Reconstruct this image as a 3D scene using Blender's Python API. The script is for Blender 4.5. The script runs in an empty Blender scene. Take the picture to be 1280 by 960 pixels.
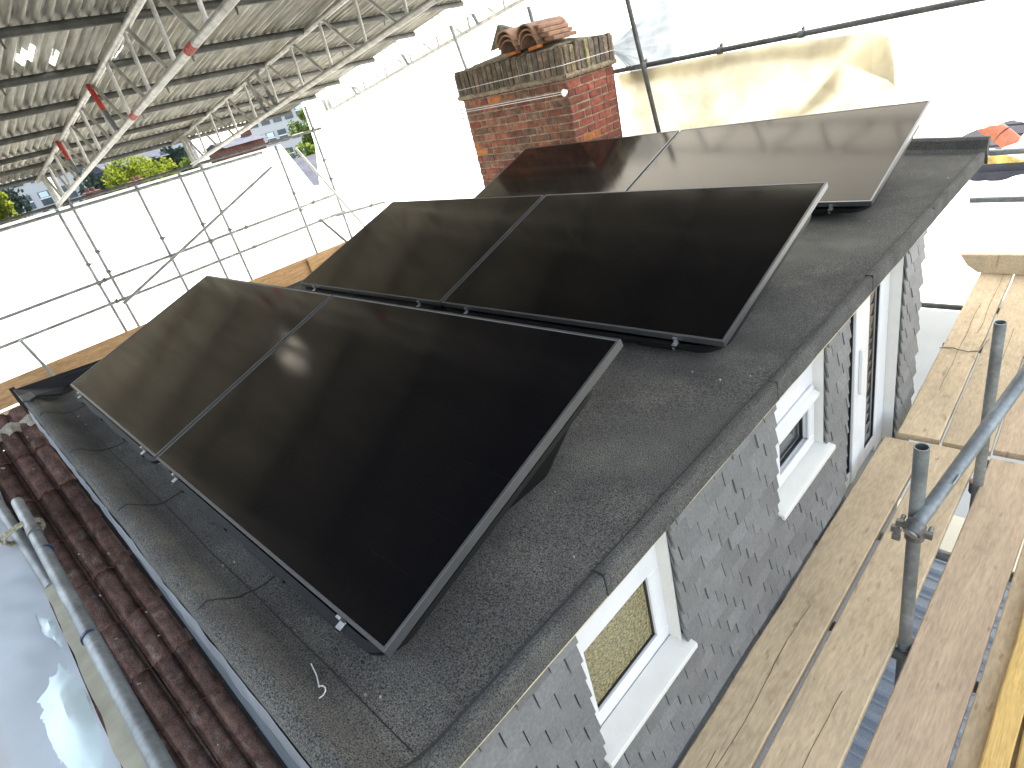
import bpy, bmesh, math, random
from mathutils import Vector, Matrix, noise
S = bpy.context.scene
COL = S.collection
rnd = random.Random(7)
R = math.radians

# ------------------------------------------------------------------ camera
cd = bpy.data.cameras.new('camera'); cam = bpy.data.objects.new('camera', cd); COL.objects.link(cam)
cam.matrix_world = Matrix(((0.70397314, -0.17777903, 0.68761649, 4.7692539),
                           (0.67269478, 0.4774656, -0.56525068, -0.32059057),
                           (-0.2278235, 0.86047732, 0.45571399, 1.2723096), (0, 0, 0, 1)))
cd.sensor_width = 36.0; cd.lens = 767.37 / 1280 * 36.0; cd.clip_start = 0.05; cd.clip_end = 2000
S.camera = cam
S.render.resolution_x, S.render.resolution_y = 1024, 768
# ------------------------------------------------------------------ sky, sun, exposure
SUN_EL, SUN_AZ = R(39), math.atan2(-0.55, 0.65)      # azimuth from +Y towards +X
w = bpy.data.worlds.new('World'); S.world = w; w.use_nodes = True
nt = w.node_tree; bg = nt.nodes['Background']
sky = nt.nodes.new('ShaderNodeTexSky'); sky.sky_type = 'NISHITA'; sky.sun_disc = False
sky.sun_elevation = SUN_EL; sky.sun_rotation = SUN_AZ; sky.air_density = 1.2; sky.dust_density = 1.5
hs = nt.nodes.new('ShaderNodeHueSaturation'); hs.inputs['Saturation'].default_value = 0.5     # the air is milky: less blue all over
nt.links.new(sky.outputs[0], hs.inputs['Color']); nt.links.new(hs.outputs[0], bg.inputs[0]); bg.inputs[1].default_value = 0.12
sd = bpy.data.lights.new('sun', 'SUN'); sd.energy = 4.2; sd.angle = R(0.5); sd.color = (1, 0.93, 0.82)
sun = bpy.data.objects.new('sun', sd); COL.objects.link(sun)
sv = Vector((math.sin(SUN_AZ) * math.cos(SUN_EL), math.cos(SUN_AZ) * math.cos(SUN_EL), math.sin(SUN_EL)))
sun.rotation_euler = (-sv).to_track_quat('-Z', 'Y').to_euler()
S.view_settings.view_transform = 'Standard'; S.view_settings.look = 'None'
S.view_settings.exposure = 2.55; S.view_settings.gamma = 1
S.render.engine = 'CYCLES'
S.cycles.use_denoising = True; S.cycles.max_bounces = 8; S.cycles.diffuse_bounces = 5
S.cycles.transmission_bounces = 6; S.cycles.sample_clamp_indirect = 8

# ------------------------------------------------------------------ materials
def _n(t, k, **kw):
    n = t.nodes.new(k)
    for a, b in kw.items(): setattr(n, a, b)
    return n
def pmat(name, col, rough=0.7, metal=0.0, var=0.25, scale=12, fine=0.15, fscale=120, bump=0.0, bscale=None,
         stretch=(1, 1, 1), orand=0.0, spec=0.5, stain=None, stain_scale=3, stain_lo=0.55, stain_hi=0.7, blotch=None,
         stain_stretch=(1, 1, 1), hue=0.0, knots=None):
    m = bpy.data.materials.new(name); m.use_nodes = True; t = m.node_tree; L = t.links.new
    p = t.nodes['Principled BSDF']
    p.inputs['Roughness'].default_value = rough; p.inputs['Metallic'].default_value = metal
    p.inputs['Specular IOR Level'].default_value = spec
    tc = _n(t, 'ShaderNodeTexCoord'); oi = _n(t, 'ShaderNodeObjectInfo')
    off = _n(t, 'ShaderNodeVectorMath', operation='MULTIPLY_ADD')
    cx = _n(t, 'ShaderNodeCombineXYZ')
    for i in range(3): L(oi.outputs['Random'], cx.inputs[i])
    L(cx.outputs[0], off.inputs[0]); off.inputs[1].default_value = (37.1, 19.7, 53.3); L(tc.outputs['Object'], off.inputs[2])
    mp = _n(t, 'ShaderNodeMapping'); mp.inputs['Scale'].default_value = stretch; L(off.outputs[0], mp.inputs[0])
    n1 = _n(t, 'ShaderNodeTexNoise'); n1.inputs['Scale'].default_value = scale; n1.inputs['Detail'].default_value = 5; L(mp.outputs[0], n1.inputs['Vector'])
    n2 = _n(t, 'ShaderNodeTexNoise'); n2.inputs['Scale'].default_value = fscale; n2.inputs['Detail'].default_value = 2; L(mp.outputs[0], n2.inputs['Vector'])
    def mr(src, lo, hi, a, b):
        q = _n(t, 'ShaderNodeMapRange'); q.inputs[1].default_value = lo; q.inputs[2].default_value = hi
        q.inputs[3].default_value = a; q.inputs[4].default_value = b; L(src, q.inputs[0]); return q.outputs[0]
    f = mr(n1.outputs[0], 0.3, 0.7, 1 - var, 1 + var)
    g = mr(n2.outputs[0], 0.3, 0.7, 1 - fine, 1 + fine)
    mul = _n(t, 'ShaderNodeMath', operation='MULTIPLY'); L(f, mul.inputs[0]); L(g, mul.inputs[1]); val = mul.outputs[0]
    if orand:
        h = mr(oi.outputs['Random'], 0, 1, 1 - orand, 1 + orand)
        m2 = _n(t, 'ShaderNodeMath', operation='MULTIPLY'); L(val, m2.inputs[0]); L(h, m2.inputs[1]); val = m2.outputs[0]
    rgb = _n(t, 'ShaderNodeRGB'); rgb.outputs[0].default_value = (*col, 1); c = rgb.outputs[0]
    def mix(fac, a, b):
        q = _n(t, 'ShaderNodeMix', data_type='RGBA'); 
        if isinstance(fac, float): q.inputs[0].default_value = fac
        else: L(fac, q.inputs[0])
        L(a, q.inputs[6])
        if isinstance(b, tuple): q.inputs[7].default_value = (*b, 1)
        else: L(b, q.inputs[7])
        return q.outputs[2]
    if blotch:   # second hue by object random
        sepr = _n(t, 'ShaderNodeMath', operation='FRACT'); mm = _n(t, 'ShaderNodeMath', operation='MULTIPLY'); L(oi.outputs['Random'], mm.inputs[0]); mm.inputs[1].default_value = 7.31
        L(mm.outputs[0], sepr.inputs[0]); c = mix(mr(sepr.outputs[0], 0.35, 1, 0, 1), c, blotch)
    if stain:
        mp2 = _n(t, 'ShaderNodeMapping'); mp2.inputs['Scale'].default_value = stain_stretch; L(off.outputs[0], mp2.inputs[0])
        n3 = _n(t, 'ShaderNodeTexNoise'); n3.inputs['Scale'].default_value = stain_scale; n3.inputs['Detail'].default_value = 6; n3.inputs['Roughness'].default_value = 0.65; L(mp2.outputs[0], n3.inputs['Vector'])
        c = mix(mr(n3.outputs[0], stain_lo, stain_hi, 0, 0.85), c, stain)
    if knots:
        mp3 = _n(t, 'ShaderNodeMapping'); mp3.inputs['Scale'].default_value = (6.0, 2.6, 0.1); L(off.outputs[0], mp3.inputs[0])
        vo = _n(t, 'ShaderNodeTexVoronoi'); vo.inputs['Scale'].default_value = 1.0; L(mp3.outputs[0], vo.inputs['Vector'])
        c = mix(mr(vo.outputs['Distance'], 0.02, 0.11, 0.75, 0), c, knots)
        mp4 = _n(t, 'ShaderNodeMapping'); mp4.inputs['Scale'].default_value = (30, 9, 1); mp4.inputs['Rotation'].default_value = (0, 0, 0.6); L(off.outputs[0], mp4.inputs[0])
        n4 = _n(t, 'ShaderNodeTexNoise'); n4.inputs['Scale'].default_value = 1.0; n4.inputs['Detail'].default_value = 3; L(mp4.outputs[0], n4.inputs['Vector'])
        c = mix(mr(n4.outputs[0], 0.66, 0.74, 0, 0.5), c, knots)
    vm = _n(t, 'ShaderNodeVectorMath', operation='SCALE'); L(c, vm.inputs[0]); L(val, vm.inputs['Scale'])
    L(vm.outputs[0], p.inputs['Base Color'])
    if bump:
        b = _n(t, 'ShaderNodeBump'); b.inputs['Strength'].default_value = bump; b.inputs['Distance'].default_value = 0.01
        nb = n2
        if bscale:
            nb = _n(t, 'ShaderNodeTexNoise'); nb.inputs['Scale'].default_value = bscale; nb.inputs['Detail'].default_value = 4; L(mp.outputs[0], nb.inputs['Vector'])
        L(nb.outputs[0], b.inputs['Height']); L(b.outputs[0], p.inputs['Normal'])
    m['p'] = 1
    return m
def sheetmat(name, col, trans=0.7, var=0.1, scale=3, stain=None, gloss=0.0):
    m = bpy.data.materials.new(name); m.use_nodes = True; t = m.node_tree; L = t.links.new
    t.nodes.remove(t.nodes['Principled BSDF']); out = t.nodes['Material Output']
    tc = _n(t, 'ShaderNodeTexCoord'); n1 = _n(t, 'ShaderNodeTexNoise'); n1.inputs['Scale'].default_value = scale; n1.inputs['Detail'].default_value = 5
    L(tc.outputs['Object'], n1.inputs['Vector'])
    cr = _n(t, 'ShaderNodeValToRGB'); cr.color_ramp.elements[0].position = 0.35; cr.color_ramp.elements[1].position = 0.65
    a = stain or tuple(x * (1 - var) for x in col)
    cr.color_ramp.elements[0].color = (*a, 1); cr.color_ramp.elements[1].color = (*col, 1); L(n1.outputs[0], cr.inputs[0])
    d = _n(t, 'ShaderNodeBsdfDiffuse'); tr = _n(t, 'ShaderNodeBsdfTranslucent'); mx = _n(t, 'ShaderNodeMixShader'); mx.inputs[0].default_value = trans
    L(cr.outputs[0], d.inputs[0]); L(cr.outputs[0], tr.inputs[0]); L(d.outputs[0], mx.inputs[1]); L(tr.outputs[0], mx.inputs[2])
    last = mx.outputs[0]
    if gloss:
        gl = _n(t, 'ShaderNodeBsdfGlossy'); gl.inputs['Roughness'].default_value = 0.25; m2 = _n(t, 'ShaderNodeMixShader'); m2.inputs[0].default_value = gloss
        L(last, m2.inputs[1]); L(gl.outputs[0], m2.inputs[2]); last = m2.outputs[0]
    L(last, out.inputs[0]); return m
M = {}
M['felt'] = pmat('felt', (0.088, 0.084, 0.076), 0.95, var=0.25, scale=2.2, fine=0.9, fscale=250, bump=0.5, spec=0.25, stain=(0.135, 0.13, 0.11), stain_scale=4.5, stain_lo=0.48, stain_hi=0.75)
M['felt_edge'] = pmat('felt_edge', (0.088, 0.085, 0.078), 0.95, var=0.25, scale=7, fine=0.8, fscale=250, bump=0.55, spec=0.25)
M['felt_lap'] = pmat('felt_lap', (0.018, 0.018, 0.018), 0.8, var=0.3)
M['flash'] = pmat('black_flashing', (0.016, 0.017, 0.020), 0.65, var=0.15, spec=0.2)
M['lead'] = pmat('lead', (0.28, 0.31, 0.35), 0.4, metal=0.3, var=0.2, scale=9)
M['cheek'] = pmat('cheek_membrane', (0.10, 0.13, 0.16), 0.6, var=0.25, scale=6)
M['upvc'] = pmat('upvc', (0.70, 0.70, 0.70), 0.25, var=0.03, fine=0.02)
M['upvc_cream'] = pmat('upvc_cream', (0.66, 0.64, 0.59), 0.3, var=0.03, fine=0.02)
M['gasket'] = pmat('gasket', (0.012, 0.012, 0.013), 0.5, var=0.1)
M['slate'] = pmat('slate', (0.150, 0.149, 0.147), 0.55, var=0.12, scale=7, fine=0.14, fscale=90, bump=0.3, bscale=45, orand=0.125, stain=(0.29, 0.285, 0.28), stain_scale=8, stain_lo=0.64, stain_hi=0.85, stain_stretch=(1, 1, 0.6))
M['batten'] = pmat('batten_trim', (0.55, 0.47, 0.30), 0.6, var=0.2)
M['tile'] = pmat('roof_tile', (0.125, 0.076, 0.064), 0.95, spec=0.2, var=0.45, scale=14, fine=0.45, fscale=150, bump=0.5, bscale=60, orand=0.25, stain=(0.17, 0.145, 0.14), stain_scale=13, stain_lo=0.54, stain_hi=0.74)
M['tile_edge'] = pmat('tile_rust_edge', (0.17, 0.07, 0.05), 0.85, var=0.4, scale=30)
M['mortar'] = pmat('mortar', (0.34, 0.31, 0.26), 0.95, var=0.3, scale=18, fine=0.3, bump=0.6, bscale=50)
M['brick'] = pmat('brick', (0.25, 0.09, 0.052), 0.9, var=0.45, scale=16, fine=0.35, fscale=140, bump=0.7, bscale=55, orand=0.32, blotch=(0.15, 0.085, 0.056), stain=(0.15, 0.125, 0.09), stain_scale=8, stain_lo=0.5, stain_hi=0.75)
M['brick_red'] = pmat('brick_red', (0.27, 0.075, 0.05), 0.92, var=0.35, scale=14, fine=0.35, fscale=140, bump=0.7, bscale=55, orand=0.22, blotch=(0.19, 0.06, 0.042), stain=(0.15, 0.075, 0.05), stain_scale=9, stain_lo=0.5, stain_hi=0.75)
M['brick_orange'] = pmat('brick_orange', (0.45, 0.15, 0.045), 0.9, var=0.3, scale=14, bump=0.5)
M['soldier'] = pmat('soldier_brick', (0.15, 0.105, 0.075), 0.92, var=0.45, scale=14, fine=0.4, bump=0.8, bscale=50, orand=0.35, blotch=(0.115, 0.095, 0.075), stain=(0.25, 0.22, 0.14), stain_scale=10, stain_lo=0.52, stain_hi=0.72)
M['lichen'] = pmat('lichen_brick', (0.22, 0.175, 0.085), 0.95, var=0.5, scale=20, fine=0.4, bump=0.8, bscale=50, orand=0.3, stain=(0.2, 0.17, 0.11), stain_scale=16, stain_lo=0.45, stain_hi=0.6)
M['brick_mortar'] = pmat('brick_mortar', (0.27, 0.215, 0.15), 0.95, var=0.45, scale=12, fine=0.3, bump=0.6, bscale=60)
M['crown'] = pmat('mossy_crown', (0.17, 0.145, 0.095), 0.95, var=0.45, scale=14, fine=0.4, bump=0.8, bscale=50, stain=(0.26, 0.24, 0.17), stain_scale=9)
M['clay'] = pmat('clay_tile', (0.30, 0.17, 0.11), 0.85, var=0.3, scale=10, fine=0.25, bump=0.4, orand=0.2, stain=(0.30, 0.25, 0.19), stain_scale=6)
M['stone'] = pmat('lichened_stone', (0.20, 0.185, 0.14), 0.95, var=0.4, scale=20, fine=0.4, bump=0.7, bscale=60)
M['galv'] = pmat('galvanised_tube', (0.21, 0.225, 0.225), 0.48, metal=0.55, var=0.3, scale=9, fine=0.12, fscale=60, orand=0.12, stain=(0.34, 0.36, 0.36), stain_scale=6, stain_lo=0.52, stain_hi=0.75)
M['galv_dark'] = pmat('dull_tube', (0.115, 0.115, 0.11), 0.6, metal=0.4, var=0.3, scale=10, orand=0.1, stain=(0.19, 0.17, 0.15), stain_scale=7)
M['alu'] = pmat('aluminium_beam', (0.46, 0.45, 0.42), 0.45, metal=0.45, var=0.25, scale=12, fine=0.15, orand=0.1, stain=(0.30, 0.27, 0.24), stain_scale=9)
M['coupler'] = pmat('coupler_steel', (0.16, 0.155, 0.15), 0.5, metal=0.6, var=0.35, scale=25, stain=(0.14, 0.07, 0.05), stain_scale=18)
M['redpaint'] = pmat('red_paint', (0.42, 0.045, 0.03), 0.6, var=0.35, scale=30, stain=(0.4, 0.36, 0.34), stain_scale=25, stain_lo=0.58, stain_hi=0.66)
M['corr'] = pmat('corrugated_iron', (0.40, 0.39, 0.345), 0.6, metal=0.15, var=0.35, scale=14, fine=0.30, fscale=46, orand=0.12, stretch=(0.07, 1, 1), stain=(0.24, 0.20, 0.14), stain_scale=5, stain_lo=0.5, stain_hi=0.72, stain_stretch=(0.3, 3.5, 1))  # streaks along the slope: dirt, plus grazing-light contrast put into the colour
M['wood'] = pmat('board_wood', (0.505, 0.383, 0.238), 0.85, var=0.10, scale=3.0, fine=0.13, fscale=22, bump=0.18, bscale=20, stretch=(4, 0.8, 4), orand=0.08, stain=(0.36, 0.26, 0.145), stain_scale=7, stain_lo=0.54, stain_hi=0.8, stain_stretch=(1.4, 0.9, 1), knots=(0.15, 0.09, 0.05))
M['wood_pink'] = pmat('board_wood_pink', (0.48, 0.35, 0.225), 0.85, var=0.10, scale=3.0, fine=0.14, fscale=22, bump=0.18, bscale=20, stretch=(7, 0.7, 7), stain=(0.36, 0.25, 0.17), stain_scale=8, stain_lo=0.55, stain_hi=0.75, stain_stretch=(1.6, 0.8, 1), knots=(0.15, 0.085, 0.055))
M['wood_yellow'] = pmat('batten_wood_yellow', (0.58, 0.37, 0.11), 0.7, var=0.15, scale=3.0, fine=0.15, fscale=22, bump=0.2, stretch=(8, 0.7, 8), stain=(0.4, 0.22, 0.05), stain_scale=7, stain_lo=0.6, stain_hi=0.8)
M['wood_toe'] = pmat('toe_board_wood', (0.36, 0.23, 0.12), 0.85, var=0.22, scale=3.0, fine=0.25, fscale=22, stretch=(0.7, 0.7, 8), stain=(0.24, 0.14, 0.065), stain_scale=5, stain_stretch=(0.7, 0.7, 4))
M['crack'] = pmat('wood_crack', (0.07, 0.045, 0.028), 0.95, var=0.3)
M['frame'] = pmat('panel_frame', (0.13, 0.13, 0.13), 0.32, metal=0.6, var=0.08, fine=0.05)
M['tub'] = pmat('plastic_tub', (0.009, 0.009, 0.0095), 0.5, var=0.2, spec=0.25)
M['silver'] = pmat('steel_clip', (0.6, 0.6, 0.6), 0.3, metal=0.9, var=0.1)
M['white_paint'] = pmat('white_wire', (0.75, 0.74, 0.70), 0.5, var=0.05)
M['rope'] = pmat('rope', (0.30, 0.27, 0.18), 0.9, var=0.3, scale=60)
M['tape'] = pmat('blue_tape', (0.012, 0.02, 0.07), 0.4, var=0.1)
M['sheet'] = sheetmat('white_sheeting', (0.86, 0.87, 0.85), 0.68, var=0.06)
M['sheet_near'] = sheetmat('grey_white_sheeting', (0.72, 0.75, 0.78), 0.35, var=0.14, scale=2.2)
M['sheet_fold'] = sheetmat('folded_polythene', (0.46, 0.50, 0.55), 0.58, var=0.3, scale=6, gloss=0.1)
M['sheet_clear'] = sheetmat('pale_polythene', (0.80, 0.95, 0.95), 0.2, var=0.03, gloss=0.12)
M['sheet_hem'] = sheetmat('cream_hem_tape', (0.55, 0.52, 0.40), 0.3, var=0.2, scale=12)
M['tarp'] = sheetmat('yellowed_tarpaulin', (0.66, 0.61, 0.48), 0.66, scale=2.2, stain=(0.36, 0.32, 0.235), gloss=0.03)
M['metal_blue'] = pmat('blue_grey_cladding', (0.30, 0.34, 0.39), 0.45, metal=0.15, var=0.12, scale=3)
M['render'] = pmat('pale_render', (0.44, 0.45, 0.46), 0.9, var=0.06, fine=0.03)
M['glass_far'] = pmat('far_window_glass', (0.06, 0.085, 0.105), 0.25, var=0.4, scale=0.9)
M['blind'] = pmat('far_window_blind', (0.55, 0.66, 0.72), 0.5, var=0.15)
M['brick_far'] = pmat('far_brick', (0.125, 0.05, 0.037), 0.9, var=0.35, scale=1.5, fine=0.3, fscale=12)
M['slate_far'] = pmat('far_slate', (0.06, 0.064, 0.085), 0.95, spec=0.08, var=0.2, scale=2, fine=0.2, fscale=15)
M['slate_lit'] = pmat('neighbour_slate', (0.058, 0.06, 0.076), 0.95, spec=0.1, var=0.2, scale=5, orand=0.2)
M['ridge_red'] = pmat('ridge_terracotta', (0.42, 0.15, 0.09), 0.8, var=0.2)
M['gold'] = pmat('ochre_wall', (0.62, 0.45, 0.15), 0.9, var=0.45, scale=12)
M['trunk'] = pmat('bark', (0.09, 0.065, 0.045), 0.95, var=0.3)
M['leaf_y'] = sheetmat('leaf_yellow_green', (0.20, 0.23, 0.03), 0.4, scale=1.6, stain=(0.07, 0.10, 0.015))
M['leaf_d'] = pmat('leaf_dark', (0.03, 0.05, 0.036), 0.7, var=0.35, scale=1.3)
M['leaf_m'] = sheetmat('leaf_mid', (0.12, 0.16, 0.035), 0.4, scale=1.6, stain=(0.045, 0.07, 0.018))
M['ground'] = pmat('ground', (0.09, 0.09, 0.075), 0.95, var=0.3, scale=0.3)
M['wall_in'] = pmat('plain_wall', (0.2, 0.2, 0.21), 0.9, var=0.1)
M['room'] = pmat('room_dark', (0.05, 0.05, 0.05), 0.9, var=0.1)
# panel glass: black cells, faint printed lines, soft reflection
def glassmat():
    m = bpy.data.materials.new('panel_glass'); m.use_nodes = True; t = m.node_tree; L = t.links.new; p = t.nodes['Principled BSDF']
    tc = _n(t, 'ShaderNodeTexCoord'); sp = _n(t, 'ShaderNodeSeparateXYZ'); L(tc.outputs['Object'], sp.inputs[0])
    def line(o, period, wd):
        a = _n(t, 'ShaderNodeMath', operation='PINGPONG'); L(o, a.inputs[0]); a.inputs[1].default_value = period / 2
        b = _n(t, 'ShaderNodeMath', operation='LESS_THAN'); L(a.outputs[0], b.inputs[0]); b.inputs[1].default_value = wd; return b.outputs[0]
    mx = _n(t, 'ShaderNodeMath', operation='MAXIMUM'); L(line(sp.outputs[1], 0.181, 0.0009), mx.inputs[0]); L(line(sp.outputs[0], 0.0905, 0.0006), mx.inputs[1])
    n1 = _n(t, 'ShaderNodeTexNoise'); n1.inputs['Scale'].default_value = 5; n1.inputs['Detail'].default_value = 4; L(tc.outputs['Object'], n1.inputs['Vector'])
    c = _n(t, 'ShaderNodeMix', data_type='RGBA'); c.inputs[6].default_value = (0.0035, 0.0035, 0.0045, 1); c.inputs[7].default_value = (0.0055, 0.0055, 0.0075, 1)
    L(mx.outputs[0], c.inputs[0]); L(c.outputs[2], p.inputs['Base Color'])
    r = _n(t, 'ShaderNodeMapRange'); r.inputs[1].default_value = 0.3; r.inputs[2].default_value = 0.7; r.inputs[3].default_value = 0.10; r.inputs[4].default_value = 0.14; L(n1.outputs[0], r.inputs[0])
    # anti-reflective glass: hardly any mirror face-on, much of it at a grazing angle
    t.nodes.remove(p); df = _n(t, 'ShaderNodeBsdfDiffuse'); L(c.outputs[2], df.inputs[0])
    gl = _n(t, 'ShaderNodeBsdfGlossy'); L(r.outputs[0], gl.inputs['Roughness']); gl.inputs[0].default_value = (1.0, 0.93, 0.84, 1)
    lw = _n(t, 'ShaderNodeLayerWeight'); lw.inputs[0].default_value = 0.5
    pw = _n(t, 'ShaderNodeMath', operation='POWER'); L(lw.outputs['Facing'], pw.inputs[0]); pw.inputs[1].default_value = 4.6
    ma = _n(t, 'ShaderNodeMath', operation='MULTIPLY_ADD'); L(pw.outputs[0], ma.inputs[0]); ma.inputs[1].default_value = 1.12; ma.inputs[2].default_value = 0.010
    mxs = _n(t, 'ShaderNodeMixShader'); L(ma.outputs[0], mxs.inputs[0]); L(df.outputs[0], mxs.inputs[1]); L(gl.outputs[0], mxs.inputs[2])
    L(mxs.outputs[0], t.nodes['Material Output'].inputs[0])
    return m
M['pglass'] = glassmat()
def glazing(name, col, rough, bump=0.0):
    m = bpy.data.materials.new(name); m.use_nodes = True; t = m.node_tree; L = t.links.new; p = t.nodes['Principled BSDF']
    p.inputs['Base Color'].default_value = (*col, 1); p.inputs['Roughness'].default_value = rough; p.inputs['IOR'].default_value = 1.8
    if bump:
        tc = _n(t, 'ShaderNodeTexCoord'); v = _n(t, 'ShaderNodeTexVoronoi'); v.inputs['Scale'].default_value = 130; L(tc.outputs['Object'], v.inputs['Vector'])
        b = _n(t, 'ShaderNodeBump'); b.inputs['Strength'].default_value = bump; b.inputs['Distance'].default_value = 0.01; L(v.outputs[0], b.inputs['Height']); L(b.outputs[0], p.inputs['Normal'])
        n1 = _n(t, 'ShaderNodeTexNoise'); n1.inputs['Scale'].default_value = 80; L(tc.outputs['Object'], n1.inputs['Vector'])
        cr = _n(t, 'ShaderNodeValToRGB'); cr.color_ramp.elements[0].position = 0.35; cr.color_ramp.elements[1].position = 0.68
        cr.color_ramp.elements[0].color = (*[x * 0.65 for x in col], 1); cr.color_ramp.elements[1].color = (*[min(1, x * 1.45) for x in col], 1)
        L(n1.outputs[0], cr.inputs[0]); L(cr.outputs[0], p.inputs['Base Color'])
    return m
M['obscure'] = glazing('obscured_glass', (0.27, 0.225, 0.10), 0.16, 0.8)  # lit interior and reflected timber are put into the yellowish base colour
M['wglass'] = glazing('window_glass', (0.012, 0.014, 0.015), 0.03)

# ------------------------------------------------------------------ mesh builder
BASE = {}
class MB:
    def __init__(s): s.v = []; s.f = []; s.mi = []; s.cur = 0
    def add(s, vs, fs):
        o = len(s.v); s.v += [Vector(x) for x in vs]
        for f in fs: s.f.append([o + i for i in f]); s.mi.append(s.cur)
    def box(s, a, b, rot=None, piv=None):
        (x0, y0, z0), (x1, y1, z1) = a, b
        vs = [Vector(q) for q in ((x0, y0, z0), (x1, y0, z0), (x1, y1, z0), (x0, y1, z0), (x0, y0, z1), (x1, y0, z1), (x1, y1, z1), (x0, y1, z1))]
        if rot is not None:
            c = Vector(piv) if piv else (Vector(a) + Vector(b)) / 2
            vs = [c + rot @ (q - c) for q in vs]
        s.add(vs, [(0, 3, 2, 1), (4, 5, 6, 7), (0, 1, 5, 4), (1, 2, 6, 5), (2, 3, 7, 6), (3, 0, 4, 7)]); return s
    def tube(s, a, b, r, n=12, r1=None, hollow=False, cap=True):
        a, b = Vector(a), Vector(b); d = (b - a).normalized(); r1 = r1 or r
        u = d.orthogonal().normalized(); w_ = d.cross(u)
        vs = []
        for P, rr in ((a, r), (b, r1)):
            for i in range(n):
                t = 2 * math.pi * i / n; vs.append(P + (u * math.cos(t) + w_ * math.sin(t)) * rr)
        fs = [(i, (i + 1) % n, n + (i + 1) % n, n + i) for i in range(n)]
        if hollow:
            k = len(vs)
            for P, dd in ((a, d * 0.3), (b, -d * 0.3)):
                for q in (P, P + dd):
                    for i in range(n):
                        t = 2 * math.pi * i / n; vs.append(q + (u * math.cos(t) + w_ * math.sin(t)) * (r - 0.004))
            for e, (ob, ib) in enumerate(((0, k), (n, k + 2 * n))):
                for i in range(n):
                    j = (i + 1) % n
                    fs.append((ob + i, ob + j, ib + j, ib + i) if e else (ob + j, ob + i, ib + i, ib + j))
                    fs.append((ib + i, ib + j, ib + n + j, ib + n + i))
        elif cap: fs += [tuple(range(n))[::-1], tuple(range(n, 2 * n))]
        s.add(vs, fs); return s
    def path(s, pts, r, n=8):
        for p, q in zip(pts[:-1], pts[1:]): s.tube(p, q, r, n)
        return s
    def prism(s, poly, fn, d0, d1):
        """poly: 2-D outline; fn(u, v, d) -> point"""
        n = len(poly)
        vs = [fn(u, v, d0) for u, v in poly] + [fn(u, v, d1) for u, v in poly]
        s.add(vs, [tuple(range(n))[::-1], tuple(range(n, 2 * n))] + [(i, (i + 1) % n, n + (i + 1) % n, n + i) for i in range(n)]); return s
    def grid(s, nu, nv, fn, keep=None):
        vs = [fn(i / nu, j / nv) for i in range(nu + 1) for j in range(nv + 1)]
        fs = []
        for i in range(nu):
            for j in range(nv):
                if keep is None or keep((i + .5) / nu, (j + .5) / nv):
                    a = i * (nv + 1) + j; fs.append((a, a + nv + 1, a + nv + 2, a + 1))
        s.add(vs, fs); return s
    def mesh(s, name, mats, smooth=False, origin=(0, 0, 0), bevel=0.0):
        me = bpy.data.meshes.new(name); o = Vector(origin)
        me.from_pydata([v - o for v in s.v], [], s.f)
        if not isinstance(mats, (list, tuple)): mats = [mats]
        for m in mats: me.materials.append(M[m])
        if len(mats) > 1: me.polygons.foreach_set('material_index', s.mi)
        if bevel:
            b = bmesh.new(); b.from_mesh(me); bmesh.ops.recalc_face_normals(b, faces=b.faces)
            bmesh.ops.bevel(b, geom=b.edges[:], offset=bevel, segments=1, affect='EDGES', clamp_overlap=True); b.to_mesh(me); b.free()
        if smooth:
            me.polygons.foreach_set('use_smooth', [True] * len(me.polygons))
            try: me.set_sharp_from_angle(angle=R(35))
            except Exception: pass
        me.update(); return me
def link(name, me, parent=None, loc=(0, 0, 0), rot=None):
    o = bpy.data.objects.new(name, me); COL.objects.link(o)
    if parent is not None: o.parent = parent
    o.location = loc
    if rot is not None: o.rotation_euler = rot
    return o
def base_of(o):
    b = Vector((0, 0, 0))
    while o is not None:
        b += o.location; o = o.parent
    return b
def part(name, mb, mats, parent, smooth=False, bevel=0.0, label=None):
    o = link(name, mb.mesh(name, mats, smooth, base_of(parent), bevel), parent)
    if label: o['label'] = label
    return o
def tag(o, label, cat, group=None):
    o['label'] = label; o['category'] = cat
    if group: o['group'] = group
    return o
def thing(name, label, cat, loc=(0, 0, 0), group=None):
    o = bpy.data.objects.new(name, None); COL.objects.link(o); o.location = loc; o.empty_display_size = 0.1
    return tag(o, label, cat, group)
def solo(name, mb, mats, label, cat, group=None, smooth=False, bevel=0.0, at=None):
    c = Vector(at) if at else sum(mb.v, Vector()) / len(mb.v)
    return tag(link(name, mb.mesh(name, mats, smooth, c, bevel), None, c), label, cat, group)
def structure(name, mb, mats, smooth=False):
    o = link(name, mb.mesh(name, mats, smooth)); o['kind'] = 'structure'; return o
def copy_tree(o, parent=None):
    c = o.copy(); COL.objects.link(c)
    if parent is not None: c.parent = parent
    for ch in o.children: copy_tree(ch, c)
    return c
def nz(x, y=0.0, z=0.0): return noise.noise((x, y, z))

# ================================================================== ground
structure('ground', MB().grid(1, 1, lambda u, v: (-900 + 1800 * u, -900 + 1800 * v, -8.5)), 'ground')

# ================================================================== the dormer
XR = 3.885
def far_y(x): return 4.937 + (3.876 - x) * 0.262
dm = thing('dormer', 'slate hung loft dormer with a flat dark felt roof', 'dormer', (0, 0, 0))
XL = -0.45
mb = MB()
def deck(u, v):
    x = XL + (XR - XL) * u; y = 0.02 + (far_y(x) - 0.02) * v
    return (x, y, 0.004 * nz(x * 1.3, y * 1.3) * (1 if 0 < u < 1 else 0))
mb.grid(60, 60, deck)
part('felt_roof', mb, 'felt', dm, True)
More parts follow.
